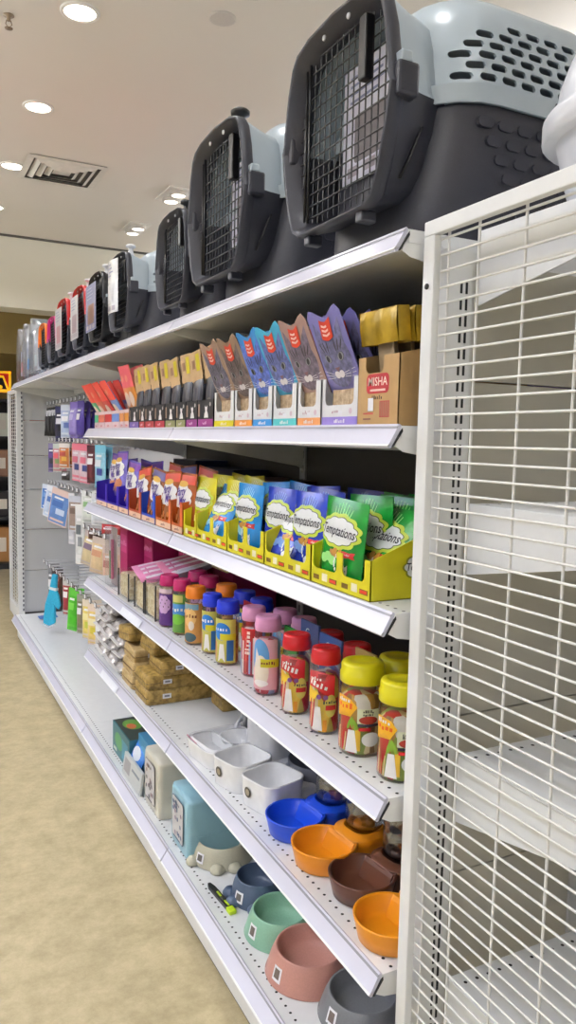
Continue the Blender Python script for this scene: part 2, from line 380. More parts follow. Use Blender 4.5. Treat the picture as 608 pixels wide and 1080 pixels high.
def near_end_unit():
    # wire mesh side panel, parallel to the run
    t = thing('wire_mesh_panel', 'white framed wire mesh side panel at the near end of the run', 'mesh panel', (.81, 1.08, .1), 0)
    w = .62; h = 1.775; f = .029
    m = MB()
    m.box(-.012, .003, -f, 0, 0, h-f*.85, WHITE); m.box(-.012, .003, -w, -w+f, 0, h-f*.85, WHITE); m.box(-.012, .003, -w, 0, h-f*.85, h, WHITE); m.box(-.012, .003, -w+f, -f, 0, f, WHITE)
    o = m.build('frame', t, .002)
    m = MB(); m.lathe([(.005, 0), (.005, .002)], DARKGAP, 12)
    m.v = [(-.0125-z, -.0145+x, 1.668+y) for x, y, z in m.v]; m.build('screw_hole', o)
    m = MB(); z = f+.012
    while z < h-f: m.tube([(.004, -w+.01, z), (.004, -.02, z)], .0021, WIRE, 6, False); z += .0262
    m.build('horizontal_wires', t)
    m = MB()
    for y in (.042, .116, .217, .32, .42, .52): m.tube([(.0085, -y, .01), (.0085, -y, h-.01)], .0024, WIRE, 6, False)
    m.build('vertical_wires', t)
    # end unit itself
    t = thing('shelving_unit', 'slotted white upright and beige panels behind the wire mesh', 'shelving', (0, Y0, 0), 0)
    m = MB(); slotted_post(m, .836, .886, -.035, .003, 0, LV[0]-.03, -.035, .8675); m.box(.886, .905, -.02, .003, 0, LV[0]-.03, WHITE); m.build('upright', t)
    m = MB(); slotted_post(m, XE-.05, XE-.006, -.035, .003, 0, LV[0]-.03, -.035); m.build('upright', t)
    m = MB(); zs = [.1, .40, .705, 1.01, 1.315, 1.62, 1.83]
    for a, b in zip(zs, zs[1:]): m.box(.905, XE-.05, -.014, -.002, a, b-.003, PANELB)
    m.build('back_panel', t, .001)
    names = ['top', 'upper', 'middle', 'lower', 'base']
    for k, z in enumerate((LV[0], 1.405, .955, .53, ZB)):
        t = thing('end_shelf', '%s white shelf of the end unit behind the wire mesh' % names[k], 'shelf', (0, Y0-.017, z), 0)
        m = MB(); m.box(.886, XE-.01, -.455, -.036, -.02, 0, WHITE)
        for i in range(28): m.add([(.905+.027*i+.0036*math.cos(a), -.06+.0036*math.sin(a), .0004) for a in [PI*q/4 for q in range(8)]], [list(range(8))], mat('perforation', (30, 28, 26)))
        m.build('deck', t)
        for x in (.883, XE-.012):
            m = MB(); m.extr_x([(-.037, -.001), (-.455, -.001), (-.468, -.036), (-.45, -.045), (-.05, -.122), (-.037, -.124)], x, x+.003, WHITE); m.build('bracket', t)
        m = MB(); m.extr_x([(-.455, 0), (-.459, .003), (-.481, -.036), (-.477, -.039), (-.455, -.006)], .886, XE-.01, RAIL); m.build('price_rail', t)

def far_end_unit():
    ye = Y0+4*L
    t = thing('shelving_unit', 'grey seamed end panel with slotted upright at the far end of the run', 'shelving', (0, ye, 0), 0)
    m = MB(); m.box(.79, .832, 0, .04, .0, 1.845, WHITE)
    for i in range(48):
        z = .2+.034*i; m.box(.819, .829, -.0012, .001, z, z+.017, mat('slot_grey', (96, 98, 108), .6))
    m.build('upright', t)
    zs = [.16, .502, .809, 1.107, 1.357, 1.612, 1.84]; m = MB()
    for a, b in zip(zs, zs[1:]): m.box(.832, XE, .012, .03, a, b-.004, PANEL); m.box(.832, XE, .006, .03, b-.016, b-.004, PANEL)
    m.build('end_panel', t, .001)
    m = MB(); m.box(.833, 1.1, -.004, .01, .176, .186, mat('dark_skirting_strip', (52, 48, 46), .5)); m.build('bottom_strip', t)
    t = thing('wire_mesh_panel', 'narrow white mesh side panel at the far end of the run, beside slotted upright', 'mesh panel', (.805, ye+.04, .1), 0)
    m = MB(); w = .5; h = 1.74
    m.box(-.012, .012, 0, .05, .1, h-.03, WHITE); m.box(-.012, .012, w-.03, w, .1, h-.03, WHITE); m.box(-.012, .012, 0, w, h-.03, h, WHITE); m.box(-.012, .012, 0, w, 0, .1, WHITE)
    m.build('frame', t, .002)
    m = MB()
    for i in range(60): m.tube([(.0, .02, .1+.027*i), (.0, w-.01, .1+.027*i)], .0024, WIRE, 4, False)
    for y in (.12, .22, .32, .42): m.tube([(.004, y, .01), (.004, y, h-.01)], .0026, WIRE, 4, False)
    m.build('wire_grid', t)
    for k, z in enumerate((.53, .955, 1.405, 1.84)):
        m = MB(); m.box(.845, XE-.01, .05, .5, z-.022, z, WHITE); m.extr_x([(.5, z), (.52, z-.036), (.5, z-.03)], .845, XE-.01, RAIL)
        tag(pose(m.build('end_shelf'), (0, ye, 0), 0), '%s shelf of the far end unit behind its mesh' % ('lowest', 'lower', 'upper', 'topmost')[k], 'shelf')
    for k, (z, c) in enumerate(((.53, (196, 160, 150)), (.955, (70, 130, 140)), (1.405, (204, 96, 70)))):
        t = thing('boxed_product', '%s stock box seen through the far mesh panel' % ('pale pink', 'teal', 'red orange')[k], 'box', (.9, ye+.1, z), -90)
        m = MB(); m.box(-.32, 0, 0, .3, 0, .30, ink(*c)); m.build('body', t, .004)
        m = MB(); m.box(-.26, -.06, -.001, .0005, .08, .22, ink(230, 226, 220)); m.build('printed_front', t)
    tag(pose(thing('base_end', '', ''), (0, 0, 0)), None, None) if 0 else None

#@@CARRIERS
def outline(k, n=6):
    """door frame outline, local x right / z up, scaled by k about its centre"""
    half = [(.0, .078), (.13, .078), (.158, .092), (.178, .13), (.200, .20), (.212, .262), (.206, .275), (.203, .30), (.188, .37), (.170, .418), (.150, .438), (.10, .452), (.0, .458)]
    pts = half+[(-x, z) for x, z in half[-2:0:-1]]
    zc = .265
    return [(x*k, zc+(z-zc)*k) for x, z in pts]
def plan(b, y0, y1, r, z, k=5):
    return [(x, y, z) for x, y in rrect(0, (y0+y1)/2, 2*b, y1-y0, r, k)]
def inside(p, poly):
    c = False; n = len(poly)
    for i in range(n):
        x1, y1 = poly[i]; x2, y2 = poly[(i+1) % n]
        if (y1 > p[1]) != (y2 > p[1]) and p[0] < (x2-x1)*(p[1]-y1)/(y2-y1)+x1: c = not c
    return c
def span(poly, axis, val):
    xs = []; n = len(poly)
    for i in range(n):
        a, b = poly[i], poly[(i+1) % n]
        if (a[axis] > val) != (b[axis] > val):
            t = (val-a[axis])/(b[axis]-a[axis]); xs.append(a[1-axis]+t*(b[1-axis]-a[1-axis]))
    return (min(xs), max(xs)) if len(xs) > 1 else None
def stadium(cy, cz, w, h, k=4, sl=0.0):
    r = h/2; out = []
    for s, a0 in ((1, -90), (-1, 90)):
        for i in range(k+1):
            a = R(a0+180*i/k); out.append((cy+s*(w/2-r)+r*math.cos(a), cz+r*math.sin(a)+sl*0))
    return out
_shells = {}
def top_shell_mesh(m_top):
    """vented roof: double walled loft with holes cut right through both flanks"""
    if m_top.name in _shells: return _shells[m_top.name]
    spec = [(.255, .242, .082, .63, .135), (.286, .243, .081, .631, .135), (.290, .233, .091, .621, .13), (.34, .227, .095, .617, .13), (.40, .212, .102, .610, .125), (.440, .192, .115, .597, .12), (.468, .160, .14, .572, .11), (.486, .115, .18, .532, .08), (.492, .06, .24, .47, .045)]
    outer = [plan(b, a, c, r, z) for z, b, a, c, r in spec]
    inner = [plan(b-.005, a+.005, c-.005, max(r-.005, .03), z-(.004 if i > 4 else 0)) for i, (z, b, a, c, r) in enumerate(spec)]
    m = MB(); m.loft(inner[::-1]+outer, m_top, True, True, True)
    o = m.build('tmp'); c = MB()
    for row in range(6):
        z = .303+.0195*row; n = 9
        for q in range(n):
            y = .150+.047*q+(.0235 if row % 2 else 0)
            if ((y-.38)/.245)**2+((z-.30)/.125)**2 > 1 or y > .55: continue
            c.extr_x(stadium(y, z, .036, .0135), -.4, .4, m_top)
    cu = c.build('cut')
    b = o.modifiers.new('b', 'BOOLEAN'); b.operation = 'DIFFERENCE'; b.object = cu; b.solver = 'EXACT'
    dg = bpy.context.evaluated_depsgraph_get()
    me = bpy.data.meshes.new_from_object(o.evaluated_get(dg)); me.name = 'top_shell'
    for q in me.polygons: q.use_smooth = True
    me.set_sharp_from_angle(angle=R(28))
    bpy.data.objects.remove(o); bpy.data.objects.remove(cu)
    _shells[m_top.name] = me
    return me

def carrier(label, cat, yc, x, s, m_top, m_base, m_frame, knob=None, grp=None, lt=LGREY, z=LV[0], rz=-90, m_frame_top=None, door=BLACK):
    t = thing('pet_carrier', label, cat, (x, yc, z), rz, grp); t.scale = (s, s, s*1.06)
    def P(name, mb, parent=t, bev=0): return mb.build(name, parent, bev)
    # bottom tub
    m = MB(); spec = [(.0, .160, .10, .56, .09), (.006, .176, .085, .575, .10), (.03, .194, .075, .59, .11), (.07, .206, .075, .60, .12), (.15, .222, .085, .612, .13), (.235, .233, .091, .62, .132), (.254, .234, .092, .62, .132)]
    m.loft([plan(b, a, c, r, zz) for zz, b, a, c, r in spec], m_base, True, True, False)
    m.loft([plan(b-.004, a+.004, c-.004, r, zz+.003) for zz, b, a, c, r in spec][::-1], m_base, True, False, True)
    tub = P('bottom_tub', m)
    if s > .8:   # brick relief on the flanks
        for sx in (-1, 1):
            m = MB()
            for row in range(7):
                zz = .225-.028*row
                bb = .206+(zz-.07)*.20 if zz < .15 else .222+(zz-.15)*.129
                for q in range(8):
                    y = .19+.048*q+(.024 if row % 2 else 0)
                    if ((y-.42)/.24)**2+((zz-.25)/.21)**2 > 1: continue
                    f = lambda a, b: (sx*(bb+.0036+(b-zz)*.15), a, b); g = lambda a, b: (sx*(bb-.006+(b-zz)*.15), a, b)
                    m.prism(stadium(y, zz, .037, .017), f, g, m_base)
            m.build('relief', tub)
    # roof
    me = top_shell_mesh(m_top); o = bpy.data.objects.new('top_shell', me); COL.objects.link(o); o.parent = t
    # front hoods: light above, dark below the waist
    half_hi = [p for p in outline(1.0) if p[1] >= .262]
    pts = outline(1.0); n = len(pts)
    up = [p for p in pts[5:13]]+[p for p in pts[13:20]]
    lo = pts[19:]+pts[:6]
    for nm, path, mm in (('upper_hood', up, m_top), ('lower_hood', lo, m_base)):
        m = MB(); rings = []
        for y, k in ((.006, .995), (.03, .965), (.075, .90), (.135, .84)):
            rings.append([(a*k, y, .265+(b-.265)*k) for a, b in path])
        for y, k in ((.135, .83), (.075, .885), (.012, .965)):
            rings.append([(a*k, y, .265+(b-.265)*k) for a, b in path])
        m.loft(rings, mm, True, False, False, closed=False); P(nm, m)
    # bezel
    fr = None
    for nm, i0, i1, mm in (('lower_door_frame', 19, 6+24, m_frame), ('upper_door_frame', 5, 20, m_frame_top or m_frame)):
        m = MB(); rings = []
        for k, y in ((.985, .022), (1.008, .014), (1.008, -.008), (.992, -.012), (.975, -.008), (.875, .03), (.865, .045), (.93, .046)):
            o_ = outline(k); rings.append([(a, y, b) for a, b in [o_[i % len(o_)] for i in range(i0, i1)]])
        m.loft(rings, mm, True, closed=False); fr = P(nm, m)
    for xx in (-.05, .045):
        m = MB(); m.lathe([(.006, 0), (.005, .003)], ink(236, 236, 240), 12); m.v = [(xx+a, .008-c-.008, .435+b) for a, b, c in m.v]; m.build('screw', fr)
    # wire door
    op = outline(.865); m = MB(); xx = -.168
    while xx < .17:
        r = span(op, 0, xx)
        if r: m.tube([(xx, .022, r[0]), (xx, .022, r[1])], .0019, door, 4, False)
        xx += .0225
    zz = .095
    while zz < .44:
        r = span(op, 1, zz)
        if r: m.tube([(r[0], .0195, zz), (r[1], .0195, zz)], .0019, door, 4, False)
        zz += .0235
    for xx in (-.150, -.135): m.tube([(xx, .016, .11), (xx, .016, .42)], .003, door, 6)
    d = P('wire_door', m)
    m = MB(); m.box(.085, .111, -.002, .018, .305, .415, door); m.build('door_latch', d, .004)
    # clips at the waist
    for sx in (-1, 1):
        m = MB(); m.box(min(sx*.190, sx*.222), max(sx*.190, sx*.222), .0, .046, .240, .296, m_frame); l_ = P('latch', m, bev=.006)
        m = MB(); m.box(min(sx*.198, sx*.222), max(sx*.198, sx*.222), .006, .030, .294, .312, lt); m.build('latch_cap', l_, .003)
        m = MB(); m.tube([(sx*.163, .050, .125), (sx*.176, .058, .155), (sx*.186, .072, .195), (sx*.187, .08, .21)], .0035, BLACK, 6); P('slit', m)
        m = MB(); m.box(min(sx*.236, sx*.250), max(sx*.236, sx*.250), .35, .44, .236, .285, m_frame); P('latch', m, bev=.006)
        pass
    for xx in (-.11, .1):
        m = MB(); m.box(xx-.012, xx+.012, .0, .035, .058, .08, m_frame); P('hinge_foot', m, bev=.004)
    if knob:
        m = MB(); m.lathe([(.022, .452), (.016, .462), (.012, .478), (.013, .487), (.026, .492), (.027, .5), (.02, .506), (.0, .508)], knob, 20, (.03, .055), cap1=False); P('carry_knob', m)
    # carry handle folded on the roof
    m = MB(); m.tube([(0, .24, .488), (0, .26, .502), (0, .31, .508), (0, .42, .508), (0, .47, .502), (0, .49, .486)], .011, lt, 8); P('handle', m)
    return t

def leaflet(label, x, yc, z, w, h, s=1, rx=0, cols=((224, 224, 238), (96, 88, 92)), curl=.0, ry=0):
    m = MB(); S = lambda u, v, o: (u, -o-curl*math.cos(u/w*PI)*h, v); us = [-w/2+w*i/6 for i in range(7)]
    m.surf(lambda u, v: S(u, v, 0), us, [0, h/2, h], ink(*cols[0], .25)); m.surf(lambda u, v: S(u, v, -.0012), us[::-1], [0, h/2, h], PAPER)
    m.decal(S, rrect(w*.02, h*.36, w*.62, h*.42, .01), .0006, ink(*cols[1])) if curl == 0 else m.rectd(S, -w*.3, w*.3, h*.2, h*.55, .0006, ink(*cols[1]), 5)
    for i in range(4): m.rectd(S, -w*.38, w*(.1+.07*(i % 3)), h*(.9-.07*i), h*(.925-.07*i), .0007, ink(120, 124, 160), 4)
    for i in range(3): m.rectd(S, -w*.4+w*.28*i, -w*.2+w*.28*i, h*.04, h*.13, .0007, ink(150, 140, 150), 2)
    return tag(pose(m.build('leaflet'), (x, yc, z), -90, rx, ry), label, 'leaflet')

def carriers():
    red = mat('red_plastic', (188, 22, 26), .3); mag = mat('magenta_plastic', (196, 16, 120), .3); ora = mat('orange_plastic', (240, 120, 14), .35)
    blk = mat('black_tub_plastic', (26, 26, 30), .35); navy = mat('dark_slate_plastic', (52, 55, 68), .4)
    X = .80
    carrier('large grey and charcoal pet carrier nearest the camera, vented flank in view', 'pet carrier', 1.395, X, 1.0, LGREY, CHAR, CHAR, BLACK)
    carrier('large grey and charcoal pet carrier second from the mesh panel', 'pet carrier', 2.02, X-.005, .98, LGREY, CHAR, CHAR, BLACK)
    carrier('smaller grey and charcoal pet carrier, third from the mesh panel, no paper on its door', 'pet carrier', 2.40, X-.005, .72, LGREY, CHAR, CHAR, BLACK)
    carrier('small pale grey pet carrier with a white paper hanging on its door', 'pet carrier', 3.045, X-.005, .72, LGREY, CHAR, CHAR, PAPER)
    carrier('all black pet carrier with a photo label on its door', 'pet carrier', 3.445, X, .72, blk, blk, blk, PAPER)
    carrier('red roofed pet carrier right beside the black carrier', 'pet carrier', 3.80, X, .72, red, navy, navy, PAPER, m_frame_top=red)
    carrier('red roofed pet carrier beside the magenta carrier', 'pet carrier', 4.20, X, .72, red, navy, navy, PAPER, m_frame_top=red)
    carrier('magenta roofed pet carrier between the red and orange ones', 'pet carrier', 4.52, X, .62, mag, navy, navy, m_frame_top=mag)
    carrier('orange roofed pet carrier beside the bagged white ones', 'pet carrier', 4.83, X, .62, ora, navy, navy, m_frame_top=ora)
    leaflet('printed leaflet behind the wire door of the largest carrier', X+.075, 1.375, LV[0]+.19, .22, .23)
    leaflet('printed leaflet behind the wire door of the second large carrier', X+.075, 2.0, LV[0]+.19, .22, .22)
    leaflet('printed leaflet behind the wire door of the third grey carrier', X+.06, 2.39, LV[0]+.14, .15, .16)
    leaflet('curling white paper hanging on the door of the small pale grey carrier', X-.03, 3.045, LV[0]+.12, .15, .20, curl=.06, cols=((226, 226, 224), (206, 206, 208)))
    leaflet('brown and blue photo label on the door of the black carrier', X-.025, 3.45, LV[0]+.10, .19, .2, cols=((150, 152, 190), (110, 66, 46)))
    leaflet('white printed sheet on the door of the red carrier beside the black one', X-.025, 3.80, LV[0]+.10, .17, .2, rx=0, cols=((226, 224, 228), (150, 130, 140)))
    leaflet('white printed sheet on the door of the red carrier beside the magenta one', X-.025, 4.20, LV[0]+.09, .17, .21, cols=((226, 224, 228), (170, 120, 130)))
    # clear bags with white carriers inside
    white = mat('white_plastic', (226, 230, 236), .3)
    for yc, s, top, bas, lab in ((5.14, .66, mat('pale_teal_plastic', (120, 190, 196), .35), white, 'white and teal'), (5.43, .66, white, mat('sky_blue_plastic', (30, 130, 200), .35), 'white and blue'), (5.71, .62, white, mat('pinkish_red_plastic', (200, 50, 70), .35), 'white and red')):
        carrier('%s pet carrier wrapped in a clear bag at the far end' % lab, 'pet carrier', yc, X+.03, s, top, bas, white, lt=white, door=white)
        leaflet('%s printed card inside the clear bag at the far end' % {'white and teal': 'white', 'white and blue': 'blue', 'white and red': 'red'}[lab], X+.006, yc, LV[0]+.05, .15, .17, cols={'white and teal': ((236, 238, 240), (200, 214, 216)), 'white and blue': ((226, 232, 240), (30, 130, 200)), 'white and red': ((226, 226, 236), (196, 50, 70))}[lab])
        m = MB(); rnd = random.Random(int(yc*100)); rings = []
        for i, (z, b) in enumerate(((.004, .15), (.05, .16), (.14, .165), (.24, .158), (.30, .13), (.34, .08), (.37, .03))):
            rings.append([(x*(1+rnd.uniform(-.05, .05)), y*(1+rnd.uniform(-.03, .03)), z) for x, y, _ in plan(b*s/.62*.96, .0, .46, min(b*.5, .06), 0)])
        m.loft(rings, CLEARW, True, False, True)
        tag(pose(m.build('plastic_bag'), (X-.02, yc, LV[0])), 'clear plastic bag over the %s carrier' % lab, 'bag')
    # white bin on the near end unit
    t = thing('food_bin', 'white round lidded bin cut by the right picture edge, on the near end unit', 'bin', (1.055, .85, LV[0]), 0)
    wp = mat('cool_white_plastic', (222, 224, 230), .28)
    m = MB(); m.lathe([(.105, 0), (.112, .006), (.128, .06), (.145, .13), (.148, .135)], wp, 40, cap1=True); m.build('body', t)
    m = MB(); m.lathe([(.160, .118), (.164, .122), (.164, .150), (.158, .158), (.146, .166), (.140, .20), (.126, .24), (.095, .275), (.05, .29), (0, .294)], wp, 40, cap0=True, cap1=False); m.build('lid', t)

#@@TREATS
def front_plate(w, h, cuts, zc, r=.012):
    """front of a display tray: posts between U shaped cuts"""
    pts = [(-w/2, 0), (w/2, 0), (w/2, h)]
    for a, b in sorted(cuts, reverse=True):
        pts += [(b, h)]
        for i in range(5): t = i/4*PI/2; pts.append((b-r+r*math.cos(t), zc+r-r*math.sin(t)))
        for i in range(5): t = i/4*PI/2; pts.append((a+r-r*math.sin(t), zc+r-r*math.cos(t)))
        pts += [(a, h)]
    pts += [(-w/2, h)]
    out = []
    for p in pts:
        if not out or (abs(p[0]-out[-1][0])+abs(p[1]-out[-1][1])) > 1e-6: out.append(p)
    return out
def tray(name, label, loc, w, d, hf, hb, cuts, zc, m, prints=None, m_in=None, group=None, side=None):
    t = thing(name, label, 'display box', loc, -90, group)
    b = MB(); e = .0018; mi_ = m_in or m
    b.extr_y(front_plate(w, hf, cuts, zc), 0, e, m)
    for sx in (-1, 1):
        x = sx*(w/2-e/2); b.extr_x([(0, 0), (d, 0), (d, hb), (d*.55, hb), (0, hf)], x-e/2, x+e/2, m)
    b.box(-w/2, w/2, d-e, d, 0, hb, mi_); b.box(-w/2, w/2, 0, d, 0, e, mi_)
    b.build('tray', t)
    if prints:
        p = MB(); prints(p); p.build('printed_front', t)
    return t

def pouch_fn(w, h, T, top=None, flat=.0):
    def th(u, v):
        a = max(0, 1-abs(2*u/w)**3)**.6; q = v/h
        b = min(1, (q/.12))**.5*(1-max(0, (q-.55)/.45)**1.6)
        return max(.0007, T/2*a*b)
    def S(u, v, o): return (u, -th(u, v)-o, v)
    return th, S
def pouch_mesh(w, h, T, m, mb=None, ears=0.0, nx=10, ny=12):
    th, S0 = pouch_fn(w, h, T)
    def H(u):
        q = 2*u/w
        return 1+ears*(abs(q)**1.3*1.35-abs(q)**7*1.1-.18) if ears else 1
    S = lambda u, v, o: S0(u, v*1.0, o)
    us = [-w/2+w*i/nx for i in range(nx+1)]; vs = [h*j/ny for j in range(ny+1)]
    f = lambda u, v: (u, -th(u, v), v*H(u)); g = lambda u, v: (u, th(u, v), v*H(u))
    b = MB(); b.surf(f, us, vs, m); b.surf(g, us[::-1], vs, mb or m)
    # close the rim
    for seq in ([(us[0], v) for v in vs], [(us[-1], v) for v in vs][::-1], [(u, vs[-1]) for u in us], [(u, 0) for u in us][::-1]):
        for (a, c), (a2, c2) in zip(seq, seq[1:]): b.add([f(a, c), f(a2, c2), g(a2, c2), g(a, c)], [(0, 1, 2, 3)], m)
    SE = lambda u, v, o: (u, -th(u, v)-o, v*H(u))
    return b, SE

TW, TH, TT = .162, .178, .034
def temptations(base, light, dark):
    """foil treat pouch with a cloud logo"""
    foil = mat('foil_%d_%d_%d' % base, base, .24, noise=.10, scale=18, bump=.12)
    b, S = pouch_mesh(TW, TH, TT, foil)
    p = MB(); lime = ink(196, 214, 70); wh = ink(236, 238, 236, .3); bk = ink(22, 22, 40)
    for i in range(7):
        a = R(90+(i-3)*11); r0, r1 = .05, .088
        p.decal(S, [(math.cos(a-.03)*r0, .105+math.sin(a-.03)*r0*.85), (math.cos(a+.03)*r0, .105+math.sin(a+.03)*r0*.85), (math.cos(a+.02)*r1*.7, .105+math.sin(a+.02)*r1*.75), (math.cos(a-.02)*r1*.7, .105+math.sin(a-.02)*r1*.75)], .0007, ink(*light), 2)
    p.decal(S, cloud(0, .112, .070, .034, 11, .12), .0007, lime, 6)
    p.decal(S, cloud(0, .112, .062, .027, 11, .12), .0012, ink(*dark), 6)
    p.decal(S, cloud(0, .112, .0605, .0255, 11, .12), .0017, wh, 6)
    p.text(S, 'Temptations', 0, .112, .0285, .0024, bk, shear=.18, sx=.86, bold=.012)
    for i, (u, v) in enumerate(((-.012, .066), (.006, .063), (-.002, .071), (.016, .069))): p.decal(S, ell(u, v, .011, .006, 12, .4*(i-1)), .0009+.0003*i, ink(170+10*i, 120+8*i, 60), 2)
    p.decal(S, [(.024, .062), (.066, .064), (.062, .070), (.066, .077), (.024, .075)], .0009, ink(196, 40, 48), 3)
    p.scrib(S, .044, .0695, .0055, .0015, wh, sx=.85)
    for i in range(3): p.decal(S, ell(-.045+.018*i, .05+.006*(i % 2), .016, .010, 14), .0006, ink(*light), 3)
    # small white cat outline, tail up
    p.decal(S, ell(.030, .024, .020, .015, 16), .0010, wh, 4); p.decal(S, ell(.040, .036, .010, .009, 14), .0014, wh, 3)
    p.decal(S, [(.032, .042), (.034, .051), (.039, .045)], .0015, wh, 2); p.decal(S, [(.042, .045), (.048, .050), (.049, .040)], .0015, wh, 2)
    for k in range(6): a = k/5; p.decal(S, ell(.012-.012*math.sin(a*2.6), .028+.034*a, .003, .004, 8), .0012, wh, 1)
    p.decal(S, ell(.037, .037, .0014, .002, 8), .0021, bk, 1); p.decal(S, ell(.044, .037, .0014, .002, 8), .0021, bk, 1)
    for i in range(4): p.rectd(S, -.075, -.068, .014+.012*i, .023+.012*i, .0007, ink(*light), 1, 2)
    p.scrib(S, -.055, .018, .011, .0010, wh)
    r = b.build('treat_pouch'); p.build('printed_front', r)
    return r
def party(base, top, accent):
    foil = mat('bag_%d_%d_%d' % base, base, .26, noise=.12, scale=14, bump=.15)
    b, S = pouch_mesh(.165, .185, .036, foil); p = MB(); wh = ink(238, 236, 232, .3); pu = ink(70, 40, 140)
    p.rectd(S, -.078, .078, .150, .178, .0007, ink(*top), 8, 3)
    p.decal(S, ell(-.01, .150, .045, .010, 20), .0011, ink(214, 170, 60), 4)
    p.decal(S, cloud(0, .110, .066, .036, 7, .16), .0010, wh, 6)
    p.text(S, 'Party', -.008, .124, .038, .0022, pu, shear=.15, rot=.12, bold=.02)
    p.text(S, 'Mix', .014, .096, .038, .0022, pu, shear=.15, rot=.12, bold=.02)
    p.decal(S, ell(.02, .055, .045, .022, 20), .0010, ink(*accent), 5)
    for i in range(5): p.decal(S, ell(-.05+.022*i, .03+.012*(i % 2), .012, .009, 10, i), .0014, ink(190-20*(i % 3), 120-18*(i % 3), 50), 2)
    r = b.build('treat_pouch'); p.build('printed_front', r)
    return r

def first_or_dup(cache, key, maker, label, cat, loc, group=None, rx=0, ry=0, rz=-90):
    if key not in cache:
        o = maker(); cache[key] = o; pose(o, loc, rz, rx, ry); tag(o, label, cat, group); return o
    return dup(cache[key], label, loc, rz, group, rx, ry)

